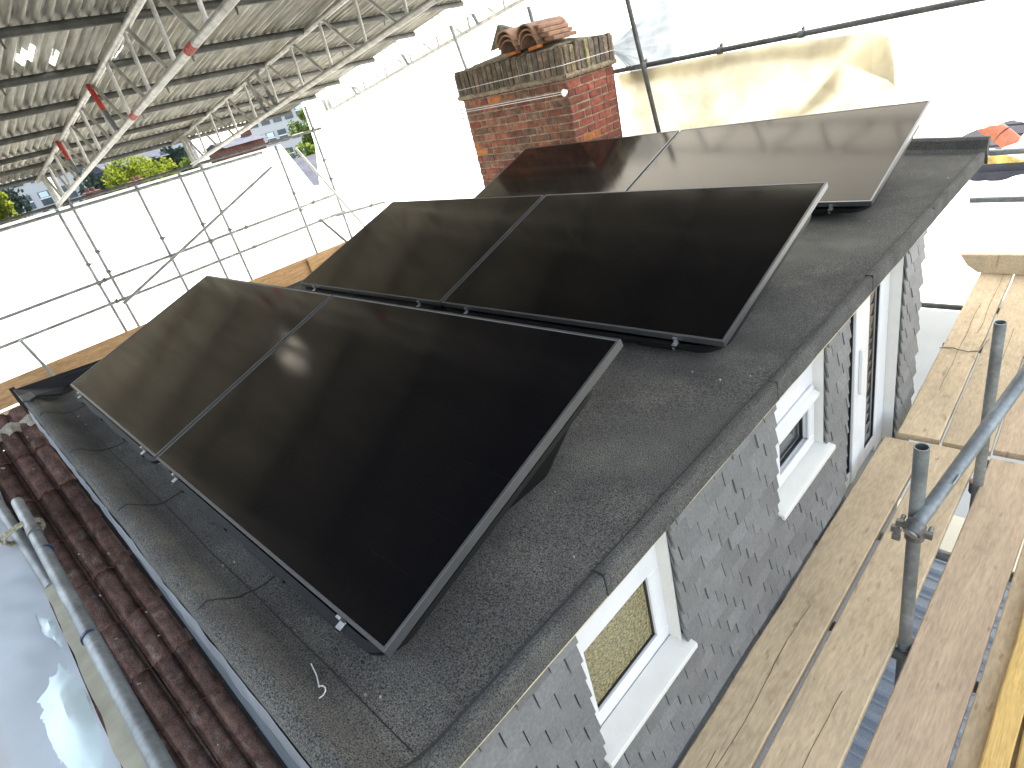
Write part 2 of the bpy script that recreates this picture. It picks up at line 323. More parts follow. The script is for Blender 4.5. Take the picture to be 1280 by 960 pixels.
# near kerb: felt swept up over a fillet and down the side
prof = [(0.02, 0.0), (-0.05, 0.0), (-0.09, 0.005), (-0.125, 0.020), (-0.158, 0.046), (-0.186, 0.077), (-0.207, 0.093), (-0.228, 0.097), (-0.246, 0.090), (-0.256, 0.066), (-0.258, -0.03)]
npf = len(prof) - 1
def kpt(x, t, up=0.0):
    """point on the felt kerb: t runs over the profile from the flat (0) to the outer foot (1)"""
    t = t * npf; i = min(npf - 1, int(t)); f = t - i
    y = prof[i][0] + (prof[i + 1][0] - prof[i][0]) * f; z = prof[i][1] + (prof[i + 1][1] - prof[i][1]) * f
    dy, dz = prof[i + 1][0] - prof[i][0], prof[i + 1][1] - prof[i][1]; l = math.hypot(dy, dz)
    s_ = min(1, t / 3)
    return (x, y + 0.007 * nz(x * 2.1, 3) * s_ + up * dz / l, z + (0.010 * nz(x * 1.7, 9) + 0.005 * nz(x * 6, y * 6) + .003 * nz(x * 13, y * 4)) * s_ - up * dy / l)
def kz(y):
    """height of the kerb above the flat roof at y"""
    for (a, za), (b, zb_) in zip(prof[:-1], prof[1:]):
        if b <= y <= a: return za + (zb_ - za) * (a - y) / (a - b)
    return 0.0 if y > 0 else 0.06
part('verge_upstand', MB().grid(140, 3 * npf, lambda u, v: kpt(-0.24 + (XR + 0.004 + 0.24) * u, v)), 'felt', dm, True)
# felt laps: a long lap along the kerb and curved cross laps
mb = MB()
mb.grid(60, 1, lambda u, v: kpt(0.05 + 3.78 * u, 0.197 + 0.004 * nz(u * 17) + 0.009 * v, 0.0035 - 0.002 * v))
for xi, xo in ((0.20, 0.335), (1.15, 1.20), (2.045, 2.10), (2.96, 3.0)):
    mb.grid(40, 1, lambda u, v, xi=xi, xo=xo: kpt(xi + (xo - xi) * u + 0.014 * nz(u * 5, xi) + 0.005 * v, 0.76 * u, 0.0035 - 0.003 * v))
    mb.grid(16, 1, lambda u, v, xi=xi: (xi - 0.03 * u + 0.006 * nz(u * 4, xi, 3) + 0.005 * v, 0.02 + 0.30 * u, 0.0075 - 0.003 * v))
part('felt_lap', mb, 'felt_lap', dm)
# edge trims along the slate side, lapped every metre
brk = [-0.255, 0.555, 1.655, 2.71, 3.72, 4.93]
for i in range(5):
    y0, y1 = brk[i] + (0.0 if i == 0 else -0.012), brk[i + 1]
    h = 0.003 * (i % 2)
    pr_ = [(XR - 0.030, 0.003 + h), (XR - 0.020, 0.005 + h), (XR - 0.008, 0.006 + h), (XR + 0.001 + h * .5, 0.002 + h), (XR + 0.004 + h * .5, -0.008), (XR + 0.004 + h * .5, -0.074), (XR - 0.004, -0.076), (XR - 0.02, -0.05)]
    mb = MB()
    def trim(u, v, y0=y0, y1=y1, pr_=pr_):
        y = y0 + (y1 - y0) * u; k = min(7, int(round(v * 7))); x, z = pr_[k]
        return (x + 0.002 * nz(y * 5, k), y, z + 0.0025 * nz(y * 4, 7) * (k > 0) + (kz(y) if k < 5 else 0))
    mb.grid(60, 7, trim)
    n = len(mb.v)
    mb.add([mb.v[j] for j in range(0, 8)], [tuple(range(8))]); mb.add([mb.v[j] for j in range(n - 8, n)], [tuple(range(8))[::-1]])
    part('edge_trim', mb, 'felt_edge', dm, True)
    if i: part('trim_joint', MB().box((XR - 0.028, y0 - 0.003, -0.07), (XR + 0.0062, y0 + 0.0015, 0.0095)), 'felt_lap', dm)
part('trim_crease', MB().grid(80, 1, lambda u, v: (XR - 0.034 + 0.006 * v + 0.002 * nz(u * 40), -0.25 + 5.18 * u, 0.0062 - 0.002 * v + kz(-0.25 + 5.18 * u))), 'felt_lap', dm)
part('batten_trim', MB().box((XR - 0.035, -0.255, -0.086), (XR - 0.001, 3.79, -0.0775)), 'batten', dm)
# far upstand
mb = MB()
def upst(u, v):
    x = XR + 0.01 - (XR - 0.75) * u; y = far_y(x); k = int(round(v * 5))
    dy, z = [(-0.03, 0.002), (0.0, 0.02), (0.012, 0.075), (0.03, 0.09), (0.07, 0.088), (0.075, -0.1)][k]
    return (x, y + dy, z + 0.004 * nz(x * 2, 4) * (k > 1))
mb.grid(40, 5, upst); mb.prism([(0, 0.0), (0.012, 0.075), (0.03, 0.09), (0.07, 0.088), (0.075, -0.1)], lambda u, v, d: (XR + 0.0 + d, far_y(XR) + u, v), 0, 0.011)
part('far_upstand', mb, 'felt', dm, True)
part('upstand_lap', MB().grid(20, 1, lambda u, v: (XR - 0.06 - 2.2 * u, far_y(XR - 0.06 - 2.2 * u) - 0.075 + 0.008 * v, 0.005 + 0.001 * v)), 'felt_lap', dm)
# roof end at the ridge side and its black flashing
part('end_fascia', MB().box((XL - 0.02, -0.255, -0.4), (XL - 0.001, 4.7, 0.004)), 'felt_edge', dm)
mb = MB(); mb.prism([(-0.47, -0.262), (-0.47, 0.7), (-0.30, 0.7), (-0.30, 0.0), (-0.155, -0.06), (-0.10, -0.20), (-0.20, -0.262)], lambda u, v, d: (u, v, 0.018 + d + max(0, min(.082, (-v - .05) * .6))), 0, 0.012)
part('end_flashing', mb, 'flash', dm, False, 0.003)
mb = MB(); mb.prism([(-0.17, -0.20), (0.0, -0.19), (0.03, -0.225), (-0.02, -0.262), (-0.19, -0.262)], lambda u, v, d: (u, v, 0.112 + d), 0, 0.014)
part('end_flashing', mb, 'gasket', dm, False, 0.003)
# cheek and structure below
part('cheek_wall', MB().prism([(XL, -0.05), (3.80, -0.05), (3.80, -3.9), (XL, -0.55)], lambda u, v, d: (u, d, v), -0.240, -0.10), 'cheek', dm)
part('front_wall', MB().box((3.62, -0.24, -3.4), (3.735, 3.74, -0.09)), 'wall_in', dm)
part('return_wall', MB().box((-0.4, 3.74, -3.4), (3.45, 4.9, -0.05)), 'wall_in', dm)
part('lead_flashing', MB().grid(70, 2, lambda u, v: (-0.15 + 3.95 * u, -0.259 - 0.012 * v - 0.006 * nz(u * 30, v * 2) - 0.004 * abs(nz(u * 80)), 0.035 - 0.10 * v + 0.012 * nz(u * 22, 5))), 'lead', dm, True)
# ------------- openings (y0, y1, z0, z1) in the slate face
XS = 3.815          # slate backing plane
WIN1 = (0.425, 0.922, -0.705, -0.09); WIN2 = (1.715, 2.262, -0.70, -0.09); DOOR = (2.54, 3.42, -1.44, -0.09)
OPEN = [WIN1, WIN2, DOOR]
mb = MB()
ys = sorted({-0.24, 3.74, *[o[0] for o in OPEN], *[o[1] for o in OPEN]})
for a, b in zip(ys[:-1], ys[1:]):
    o = [q for q in OPEN if q[0] <= a and q[1] >= b]
    if not o: mb.box((3.737, a, -3.4), (XS - 0.004, b, -0.088))
    else: mb.box((3.737, a, -3.4), (XS - 0.004, b, o[0][2] - 0.005))
part('wall_backing', mb, 'wall_in', dm)
# slates: one object each, 300 nearest in view; the rest joined
GA, WD = 0.0785, 0.130
def slate_mesh(wd, seed, h=0.150, top=0.0):
    q = random.Random(seed); m_ = MB(); t = 0.008; n = 4
    bot = [(-wd / 2 + wd * i / n, -h + q.uniform(-.0016, .0016)) for i in range(n + 1)]
    poly = [(-wd / 2 + 0.0005, top), *bot, (wd / 2 - 0.0005, top)]
    m_.prism(poly, lambda u, v, d: (d, u, v), 0, t); return m_.mesh('slate', 'slate')
SLM = [slate_mesh(WD - 0.005, i) for i in range(8)]
tilt = math.atan2(0.027, 0.150)
slates = []
row = 0; z = -0.166
while z > -2.1:
    off = 0.1755 if row % 2 else 0.2405
    y = off - WD * 5
    while y < 3.80:
        a, b = y - WD / 2 + 0.0, y + WD / 2
        segs = [(max(a, -0.30), min(b, 3.785 + 0.01 * nz(row * 3.3)))]
        for o in OPEN:
            if o[2] - 0.0 < z + GA * 0.5 and z < o[3] + 0.1:
                ns = []
                for (p, q) in segs:
                    if q <= o[0] or p >= o[1]: ns.append((p, q)); continue
                    if p < o[0]: ns.append((p, o[0]))
                    if q > o[1]: ns.append((o[1], q))
                segs = ns
        for (p, q) in segs:
            if q - p > 0.012: slates.append((p, q, z))
        y += WD
    z -= GA; row += 1
CP = Vector(cam.matrix_world.translation)
def seen(p, q, z): return -0.3 < p < 3.8 and z > -1.40 and z > -0.95 - 0.13 * (p + 0.3) and not (p < 0.0 and z < -0.5)
vis = sorted([s_ for s_ in slates if seen(*s_)], key=lambda s_: (Vector((XS, (s_[0] + s_[1]) / 2, s_[2])) - CP).length)
near = set(vis[:300]); rest = MB()
for (p, q, z) in slates:
    full = abs((q - p) - WD) < 0.004; yc = (p + q) / 2
    rx = rnd.uniform(-.012, .012)
    lx = XS + 0.002 + rnd.uniform(0, .002)
    tl = tilt + rnd.uniform(-.02, .03)
    cut = 0.0
    for o in OPEN:
        if z < o[2] < z + 0.150 and min(q, o[1]) - max(p, o[0]) > 0.0: cut = min(cut, o[2] - 0.006 - (z + 0.1505))
    if (p, q, z) in near:
        me = SLM[rnd.randrange(8)] if full and not cut else slate_mesh(q - p - 0.004, rnd.randrange(999), top=cut)
        link('slate', me, dm, (lx, yc, z + 0.150 - GA * 0), (rx, -tl, 0)).location.z = z + 0.072 + 0.0785
    else:
        M3 = Matrix.Rotation(-tl, 3, 'Y') @ Matrix.Rotation(rx, 3, 'X')
        bb = [(0, -(q - p) / 2 + .001, cut), (0, (q - p) / 2 - .001, cut), (0, (q - p) / 2 - .001, -0.15), (0, -(q - p) / 2 + .001, -0.15)]
        v0 = [Vector((lx, yc, z + 0.1505)) + M3 @ Vector(b_) for b_ in bb]; v1 = [Vector((lx, yc, z + 0.1505)) + M3 @ (Vector(b_) + Vector((0.005, 0, 0))) for b_ in bb]
        rest.add(v0 + v1, [(0, 3, 2, 1), (4, 5, 6, 7), (0, 1, 5, 4), (1, 2, 6, 5), (2, 3, 7, 6), (3, 0, 4, 7)])
part('slate_courses', rest, 'slate', dm)['kind'] = 'stuff'
# ------------- windows
def win(o, frame_w, top_h, name, glassmat_, sash, glass):
    y0, y1, z0, z1 = o; FX = 3.785; gy0, gy1, gz0, gz1 = glass
    wn = part(name, MB().box((3.70, y0 - 0.001, z0), (FX - 0.03, y1 + 0.001, gz0 - .02)), 'upvc', dm)
    m_ = MB(); e = 0.0
    m_.box((3.72, y0, gz1 + e), (FX, y1, z1 - 0.012)); m_.box((3.72, y0, z0), (FX, y1, gz0))
    m_.box((3.72, y0, gz0), (FX, gy0, gz1)); m_.box((3.72, gy1, gz0), (FX, y1, gz1))
    part('frame', m_, 'upvc', wn, False, 0.006)
    if sash:
        m_ = MB(); s0, s1, t0, t1 = gy0 - 0.055, gy1 + 0.055, gz0 - 0.05, gz1 + 0.055
        m_.box((FX, s0, gz1 - 0.004), (FX + 0.018, s1, t1)); m_.box((FX, s0, t0), (FX + 0.018, s1, gz0 + 0.004))
        m_.box((FX, s0, gz0 + 0.004), (FX + 0.018, gy0 + 0.004, gz1 - 0.004)); m_.box((FX, gy1 - 0.004, gz0 + 0.004), (FX + 0.018, s1, gz1 - 0.004))
        part('sash', m_, 'upvc', wn, False, 0.005)
        m_ = MB().prism([(0, 0), (0.03, -0.012), (0.03, -0.03), (0, -0.018)], lambda u, v, d: (FX + 0.018 + u, d, gz1 + 0.045 + v), s0 - .01, s1 - .02)
        part('drip_bar', m_, 'upvc', wn)
    m_ = MB(); g = 0.007
    for a, b in (((3.757, gy0, gz0), (3.770, gy0 + g, gz1)), ((3.757, gy1 - g, gz0), (3.770, gy1, gz1)), ((3.757, gy0 + g, gz0), (3.770, gy1 - g, gz0 + g)), ((3.757, gy0 + g, gz1 - g), (3.770, gy1 - g, gz1))): m_.box(a, b)
    part('gasket', m_, 'gasket', wn)
    part('pane', MB().box((3.752, gy0 + 0.001, gz0 + .001), (3.763, gy1 - 0.001, gz1 - .001)), glassmat_, wn)
    # reveals in white plastic
    m_ = MB(); m_.box((3.745, y1 - 0.012, z0 + 0.012), (3.829, y1 - 0.001, z1 - 0.013)); part('reveal', m_, 'upvc_cream', wn)
    part('reveal', MB().box((3.745, y0 + 0.001, z0 + 0.012), (3.832, y0 + 0.008, z1 - 0.013)), 'upvc_cream', wn)
    # sloping sill with nose
    sl = MB().prism([(3.788, 0.022), (3.865, 0.004), (3.878, 0.0), (3.878, -0.022), (3.866, -0.022), (3.862, -0.008), (3.788, 0.008)], lambda u, v, d: (u, d, z0 - 0.0 + v), y0 - 0.018, y1 + 0.022)
    part('sill', sl, 'upvc_cream', wn, False, 0.002)
    return wn
w1 = win(WIN1, 0.06, 0.2, 'window', 'obscure', False, (0.495, 0.848, -0.632, -0.335)); w1['label'] = 'small window with obscured glass, lit interior put into its yellowish colour'
w2 = win(WIN2, 0.06, 0.2, 'window', 'wglass', True, (1.835, 2.165, -0.615, -0.395)); w2['label'] = 'small window with clear glass and opening sash'
# glazed door pair
dr = part('glazed_door', MB().box((3.70, DOOR[0], DOOR[2] - 0.05), (3.80, DOOR[1], DOOR[2])), 'upvc', dm); FX = 3.775
def rail(y0, y1, z0, z1, name='frame', x1=FX, mat='upvc'): part(name, MB().box((3.715, y0, z0), (x1, y1, z1)), mat, dr, False, 0.004)
zt, zb = -0.115, -1.37
rail(3.272, 3.41, zb - .06, zt, x1=FX - 0.004); rail(2.542, 2.565, zb - .06, zt, x1=FX - .004); rail(2.565, 3.272, zt - 0.10, zt, x1=FX - .003)
rail(2.565, 2.60, zb, zt - .10, 'stile'); rail(2.83, 2.918, zb, zt - .10, 'stile', FX + .008); rail(2.922, 3.06, zb, zt - .10, 'stile'); rail(3.235, 3.268, zb, zt - .10, 'stile')
rail(2.60, 2.83, zb, zb + 0.085, 'bottom_rail'); rail(3.06, 3.235, zb, zb + 0.085, 'bottom_rail')
for a, b in ((2.60, 2.83), (3.06, 3.235)):
    m_ = MB().box((3.752, a, zb + .085), (3.762, b, zt - .1)); part('pane', m_, 'wglass', dr)
    m_ = MB(); m_.box((3.7625, a, zb + .085), (3.768, a + .005, zt - .1)); m_.box((3.7625, b - .007, zb + .085), (3.768, b, zt - .1)); m_.box((3.7625, a + .005, zb + .085), (3.768, b - .007, zb + .092)); part('gasket', m_, 'gasket', dr)
m_ = MB(); m_.box((FX + .008, 2.885, -0.78), (FX + .026, 2.912, -0.50))
part('handle', m_, 'upvc', dr, False, 0.003)
part('reveal', MB().box((3.72, 3.412, zb - .06), (3.829, 3.4195, zt)), 'upvc_cream', dr)

# ================================================================== solar panels
PL, PW, TILT, H0 = 1.811, 1.134, R(16.461), 0.1044
def roof_n(wd): return -(H0 + wd * math.sin(TILT)) / math.cos(TILT)
def panel():
    t = thing('solar_panel', '', 'solar panel', (0, 0, 0), 'solar panels on the flat roof')
    fw, fh = 0.011, 0.032
    mb = MB()
    for a, b in (((0, 0, -fh), (PL, fw, 0)), ((0, PW - fw, -fh), (PL, PW, 0)), ((0, fw, -fh), (fw, PW - fw, 0)), ((PL - fw, fw, -fh), (PL, PW - fw, 0))): mb.box(a, b)
    mb.box((0.012, fw, -fh), (PL - .012, 0.035, -fh + .002))
    link('frame', mb.mesh('frame', 'frame', bevel=0.002), t)
    link('glass', MB().box((fw - .0005, fw - .0005, -0.008), (PL - fw + .0005, PW - fw + .0005, -0.0022)).mesh('glass', 'pglass'), t)
    # moulded tub with a rounded lip
    def rr(x0, y0, x1, y1, r, n=6):
        o = []
        for cx, cy, a0 in ((x1 - r, y1 - r, 0), (x0 + r, y1 - r, 90), (x0 + r, y0 + r, 180), (x1 - r, y0 + r, 270)):
            for k in range(n + 1): a = R(a0 + 90 * k / n); o.append((cx + r * math.cos(a), cy + r * math.sin(a)))
        return o
    lip = rr(0.01, -0.028, PL - 0.004, PW - 0.12, 0.11); lip2 = rr(0.03, -0.006, PL - 0.026, PW - 0.14, 0.10)
    foot = rr(0.20, 0.14, PL - 0.19, PW - 0.33, 0.07); n = len(lip); vs = []
    vs += [(u, v, -0.040) for u, v in lip2]; vs += [(u, v, -0.040) for u, v in lip]; vs += [(u, v, -0.058) for u, v in lip]
    vs += [(u * 0.992 + .008, v * .985 + .01, -0.066) for u, v in lip2]; vs += [(u, v, max(-0.42, roof_n(v) + 0.004)) for u, v in foot]
    fs = []
    for k in range(4):
        for i in range(n): j = (i + 1) % n; fs.append((k * n + j, k * n + i, (k + 1) * n + i, (k + 1) * n + j))
    fs += [tuple(range(4 * n, 5 * n))[::-1]]
    mb = MB(); mb.add(vs, fs)
    # moulded steps along the front of the lip
    for x0, x1 in ((0.10, 0.32), (0.46, 0.78), (0.95, 1.25), (1.40, 1.58)): mb.box((x0, -0.034, -0.060), (x1, -0.0285, -0.045))
    link('mounting_tub', mb.mesh('mounting_tub', 'tub', smooth=True), t)
    for x in (0.22, PL - 0.22):
        c = MB(); c.box((x - .010, -0.010, -0.034), (x + .010, -0.001, -0.010)); c.box((x - .012, -0.030, -0.0398), (x + .012, -0.004, -0.035)); c.box((x - .006, -0.0375, -0.056), (x + .006, -0.036, -0.040))
        link('clip', c.mesh('clip', 'silver', bevel=0.001), t)
    return t
P0 = panel(); LBL = [
    ('left panel of the nearest row, beside the felt kerb', 'right panel of the nearest row, closest to the camera and darkest'),
    ('left panel of the middle row, half hidden behind the nearest row', 'right panel of the middle row with its black tub showing at the front'),
    ('left panel of the farthest row, in front of the brick chimney and reflecting it', 'right panel of the farthest row, brownish with reflected sheeting')]
first = True
for j, (px, py) in enumerate(((0, 0), (0.0017, 1.7214), (-0.0246, 3.543))):
    for i in range(2):
        o = P0 if first else copy_tree(P0); first = False
        o.location = (px + i * (PL + 0.02), py, H0); o.rotation_euler = (TILT, 0, 0)
        o['label'] = LBL[j][i]
    # cable under the row
solo('cable', MB().path([(1.2, 1.68, 0.03), (1.5, 1.66, 0.035), (1.72, 1.69, 0.05), (1.86, 1.66, 0.045), (2.1, 1.69, 0.03)], 0.004), 'gasket', 'black solar cable lying in the gap before the middle row', 'cable', smooth=True)
# white hook of wire lying on the felt
pts = [(3.42, -0.115, 0.026), (3.47, -0.125, 0.03), (3.515, -0.14, 0.036)]
for k in range(8):
    a = R(150 - 35 * k); pts.append((3.535 + 0.018 * math.cos(a), -0.150 + 0.018 * math.sin(a), 0.044))
solo('wire_hook', MB().path(pts, 0.0017, 6), 'white_paint', 'white bent wire hook lying on the felt near the kerb', 'hook')

mb = MB()
for k in range(16):
    x, y = rnd.uniform(0.2, 3.8), rnd.choice((rnd.uniform(-.1, .0), rnd.uniform(1.15, 1.65), rnd.uniform(0, 4.8)))
    if y > 0.05: x = rnd.uniform(3.5, 3.82)
    r_ = rnd.uniform(.0012, .0028); p = Vector((x, y, kz(y) + .012)); mb.box(p - Vector((r_ * 1.6, r_, .003)), p + Vector((r_ * 1.6, r_, .003)), Matrix.Rotation(rnd.uniform(0, 3), 3, 'Z'))
o = solo('roof_grit', mb, 'mortar', 'pale specks of grit scattered on the dark felt', 'debris'); o['kind'] = 'stuff'

# ================================================================== main tiled roof beside the dormer
TH = R(38); ct, st = math.cos(TH), math.sin(TH); GT, CW = 0.37, 0.27
tr = thing('tiled_roof', 'old brown interlocking tile roof sloping beside the felt kerb', 'roof', (0, 0, 0))
def tile_pt(s_, y, n_): return Vector((-0.11 + s_ * ct + n_ * st, y, -0.876 - s_ * st + n_ * ct))   # s: down the slope from joint 0
def tile_mesh(seed):
    q = random.Random(seed); m_ = MB()
    def h(u):  # two flat rolls with side lock
        b = 0.0
        for c in (0.27, 0.74):
            d = abs(u - c) / 0.205
            if d < 1: b = max(b, 0.038 * (1 - d ** 5))
        return b
    us = [0, .03, .05, .065, .075, .09, .12, .17, .22, .27, .32, .37, .42, .45, .465, .475, .50, .535, .545, .56, .59, .64, .69, .74, .79, .84, .89, .92, .935, .945, .97, 1.0]
    jag = [q.uniform(-.006, .006) for _ in us]
    top = lambda v: -0.022 * (1 - v)
    n = len(us)
    vs = []
    for k, v in enumerate((0, .5, 1)):
        for i, u in enumerate(us): vs.append((-0.42 + v * 0.42 + (jag[i] if k == 2 else 0), u * (CW - .006) + (q.uniform(-.001, .001)), h(u) + top(v) + 0.03))
    for i, u in enumerate(us): vs.append((jag[i] * 1, u * (CW - .006), h(u) - 0.018 + 0.03))
    fs = []
    for k in range(3):
        for i in range(n - 1): fs.append((k * n + i, (k + 1) * n + i, (k + 1) * n + i + 1, k * n + i + 1))
    m_.add(vs, fs); m_.mi = [0] * (2 * (n - 1)) + [1] * (n - 1)
    # left side face
    k0 = [0, n, 2 * n, 3 * n]; m_.f.append(k0[::-1]); m_.mi.append(1)
    me = m_.mesh('roof_tile', ['tile', 'tile_edge'], smooth=True); return me
TM = [tile_mesh(i) for i in range(5)]
for i in range(-2, 13):
    for c in range(-6, 1):
        y = -0.51 + CW * c
        if i < 2 and c < -4: continue
        p = tile_pt(i * GT + rnd.uniform(-.008, .008), y, rnd.uniform(0, .004))
        link('roof_tile', TM[rnd.randrange(5)], tr, p, (0, TH + rnd.uniform(-.008, .008), rnd.uniform(-.008, .008)))
# underlay so nothing shows between the tiles
part('roof_deck', MB().prism([(-0.9, -0.03), (5.0, -0.03), (5.0, -0.10), (-0.9, -0.10)], lambda u, v, d: tile_pt(u, d, v), -2.1, -0.25), 'room', tr)
# ridge tiles with mortar
rc = tile_pt(-2.62 * GT, 0, 0); RX, RZ = rc.x - 0.11, rc.z - 0.045
for k in range(4):
    y1 = -0.225 - 0.46 * k; y0 = y1 - 0.452
    def rg(u, v, y0=y0, y1=y1):
        a = R(-8 + 196 * u); rr_ = 0.135 + 0.004 * nz(u * 6, v * 5, y0 * 9)
        return (RX + rr_ * math.cos(a), y0 + (y1 - y0) * v, RZ + rr_ * math.sin(a))
    mb = MB().grid(16, 6, rg)
    mb.add([rg(i / 16, 1) for i in range(17)], [tuple(range(17))]); mb.add([rg(i / 16, 0) for i in range(17)], [tuple(range(17))[::-1]])
    part('ridge_tile', mb, 'tile', tr, True)
mb = MB()
def mort(u, v):
    y = -0.235 - 1.5 * u; a = tile_pt(-2.66 * GT + 0.055 * v + 0.028 * v * nz(y * 14, 2), y, 0.075 - 0.02 * v + 0.012 * nz(y * 22, v * 3) + 0.018 * math.cos(y * 2 * math.pi / 0.135))
    return a + Vector((-0.02 * (1 - v), 0, 0.02 * (1 - v)))
mb.grid(70, 4, mort)
mb.grid(6, 10, lambda u, v: (RX + 0.12 - 0.25 * v + .015 * nz(v * 7, u * 4), -0.19 - 0.06 * u + 0.01 * nz(v * 9, 3), RZ - .02 + 0.16 * math.sin(math.pi * v * .8) + .01 * nz(u * 9, v * 9) + .02 * (1 - u)))
part('mortar_bedding', mb, 'mortar', tr, True)
part('valley_gutter', MB().prism([(-1.35, 0.0), (5.0, 0.0), (5.0, 0.012), (-1.35, 0.012)], lambda u, v, d: tile_pt(u, d, 0.018 + v), -0.275, -0.238), 'gasket', tr)
# debris on the tiles
deb = []
for k in range(26):
    p = tile_pt(rnd.uniform(-0.9, 2.6), rnd.uniform(-1.0, -0.3), 0.064); m_ = MB()
    r_ = rnd.uniform(.005, .013); m_.box(p - Vector((r_, r_ * .6, r_ * .4)), p + Vector((r_, r_ * .6, r_ * .4)), Matrix.Rotation(rnd.uniform(0, 3), 3, 'Z') @ Matrix.Rotation(.5, 3, 'Y'))
    deb.append(m_)
mb = MB()
for m_ in deb: mb.add(m_.v, m_.f)
o = solo('mortar_crumbs', mb, 'mortar', 'pale crumbs of mortar scattered over the brown tiles', 'debris'); o['kind'] = 'stuff'

# ================================================================== chimney
CH = thing('chimney', 'old red and brown brick chimney stack with stacked clay tiles on top', 'chimney', (-0.235, 5.2, 0.0))
CH.rotation_euler = (R(0.3), R(0.2), R(-1.2))
cx0, cx1, cy0, cy1 = -0.79, 0.78, -0.40, 0.36      # local
cz1 = 0.972; CO = 0.075
def lpart(name, mb, mats, smooth=False, bevel=0.0, loc=(0, 0, 0), label=None):
    o = link(name, mb.mesh(name, mats, smooth, (0, 0, 0), bevel), CH, loc)
    if label: o['label'] = label
    return o
lpart('mortar_core', MB().box((cx0 + .007, cy0 + .007, -0.35), (cx1 - .007, cy1 - .007, cz1 + 0.20)), 'brick_mortar')
def brickmesh(L_, mat, seed, h=0.064, dpt=0.05, ax=0):
    q = random.Random(seed); m_ = MB(); a, b, c = L_ / 2, dpt, h / 2
    if ax == 0: m_.box((-a, 0, -c), (a, b, c))
    else: m_.box((-b, -a, -c), (0, a, c))
    me = m_.mesh('brick', mat, bevel=0.006)
    for v in me.vertices: v.co += Vector((q.uniform(-.0035, .0035), q.uniform(-.003, .003), q.uniform(-.0035, .0035)))
    return me
BM = {}
def getb(L_, mat, ax, k, h=0.064):
    key = (round(L_, 3), mat, ax, k, h)
    if key not in BM: BM[key] = brickmesh(L_, mat, hash(key) % 9999, h, ax=ax)
    return BM[key]
rb = random.Random(5)
def course(z, k, ax):
    lo, hi = (cx0, cx1) if ax == 0 else (cy0, cy1)
    p = lo; first = True
    seq = 0
    while p < hi - 0.03:
        L_ = 0.215 if (k + seq) % 2 == 0 else 0.1025
        if rb.random() < 0.35: L_ = 0.215
        if first and k % 2: L_ = 0.1025
        first = False
        L_ = min(L_, hi - p)
        if L_ > 0.25 or hi - p - L_ < 0.05: L_ = hi - p
        L_ = round(L_, 2)
        if L_ < 0.03: break
        mat = 'brick' if ax == 0 else 'brick_red'
        if ax == 0 and (k in (10,) and rb.random() < 0.5): mat = 'brick_orange' if rb.random() < .3 else 'brick'
        if ax == 0 and rb.random() < 0.10: mat = 'brick_red'
        if ax == 0 and rb.random() < 0.02: mat = 'brick_orange'
        if ax == 1 and k == 7 and abs(p - lo - 0.2) < 0.12: mat = 'brick_orange'
        c = p + L_ / 2; j = rb.uniform(-.004, .004)
        me = getb(L_ - 0.010, mat, ax, rb.randrange(3))
        loc = (c, cy0 + j, z) if ax == 0 else (cx1 + j, c, z)
        link('brick', me, CH, loc, (rb.uniform(-.01, .01), rb.uniform(-.008, .008), rb.uniform(-.012, .012)))
        p += L_ ; seq += 1
for k in range(13):
    z = cz1 - CO / 2 - CO * k
    course(z, k + 1, 0); course(z, k, 1)
# left and back faces, unseen: joined
mb = MB(); mb.box((cx0 - .001, cy0 + .05, -0.35), (cx0 + .006, cy1, cz1)); mb.box((cx0, cy1 - .006, -.35), (cx1, cy1 + .001, cz1))
lpart('rear_brickwork', mb, 'brick')
# dog-tooth course and mortar below the soldiers
mb = MB()
for i in range(26): mb.box((cx0 + .03 + i * 0.0605 - .016, cy0 - 0.030, cz1 - .004 + .012), (cx0 + .03 + i * 0.0605 + .016, cy0 + .03, cz1 + 0.022), Matrix.Rotation(R(45 + rb.uniform(-8, 8)), 3, 'Z'))
for i in range(12): mb.box((cx1 - .03, cy0 + .03 + i * 0.0605 - .016, cz1 + .008), (cx1 + 0.030, cy0 + .03 + i * 0.0605 + .016, cz1 + 0.022), Matrix.Rotation(R(45), 3, 'Z'))
lpart('dogtooth_course', mb, 'brick_red')
mb = MB()
mb.grid(60, 4, lambda u, v: (cx0 - .03 + (cx1 - cx0 + .06) * u, cy0 - 0.004 - 0.036 * math.sin(math.pi * (.15 + .6 * v)) - 0.012 * nz(u * 30, v * 3), cz1 + 0.016 + 0.05 * v + 0.010 * nz(u * 40, 1) * (1 - v)))
mb.grid(30, 4, lambda u, v: (cx1 + 0.004 + 0.036 * math.sin(math.pi * (.15 + .6 * v)) + 0.012 * nz(u * 16, v * 3, 4), cy0 - .03 + (cy1 - cy0 + .06) * u, cz1 + 0.016 + 0.05 * v + 0.010 * nz(u * 22, 7) * (1 - v)))
lpart('mortar_band', mb, 'brick_mortar', True)
sz = cz1 + 0.045; sh = 0.262
def soldier(ax, c, mat, k):
    q = random.Random(k * 7 + ax); m_ = MB(); a = 0.030
    hh = sh + q.uniform(-.012, .008)
    if ax == 0: m_.box((-a, -0.034, 0), (a, 0.07, hh))
    else: m_.box((-0.07, -a, 0), (0.034, a, hh))
    me = m_.mesh('brick', mat, bevel=0.006)
    for v in me.vertices: v.co += Vector((q.uniform(-.004, .004), q.uniform(-.004, .004), q.uniform(-.006, .006)))
    loc = (c, cy0 + q.uniform(-.005, .005), sz) if ax == 0 else (cx1 + q.uniform(-.005, .005), c, sz)
    link('brick', me, CH, loc, (q.uniform(-.03, .03), q.uniform(-.03, .03), 0))
ns = 21
for i in range(ns): soldier(0, cx0 + 0.01 + (i + .5) * (cx1 - cx0 - .0) / ns, 'lichen' if i >= 20 and rb.random() < .4 else 'soldier', i)
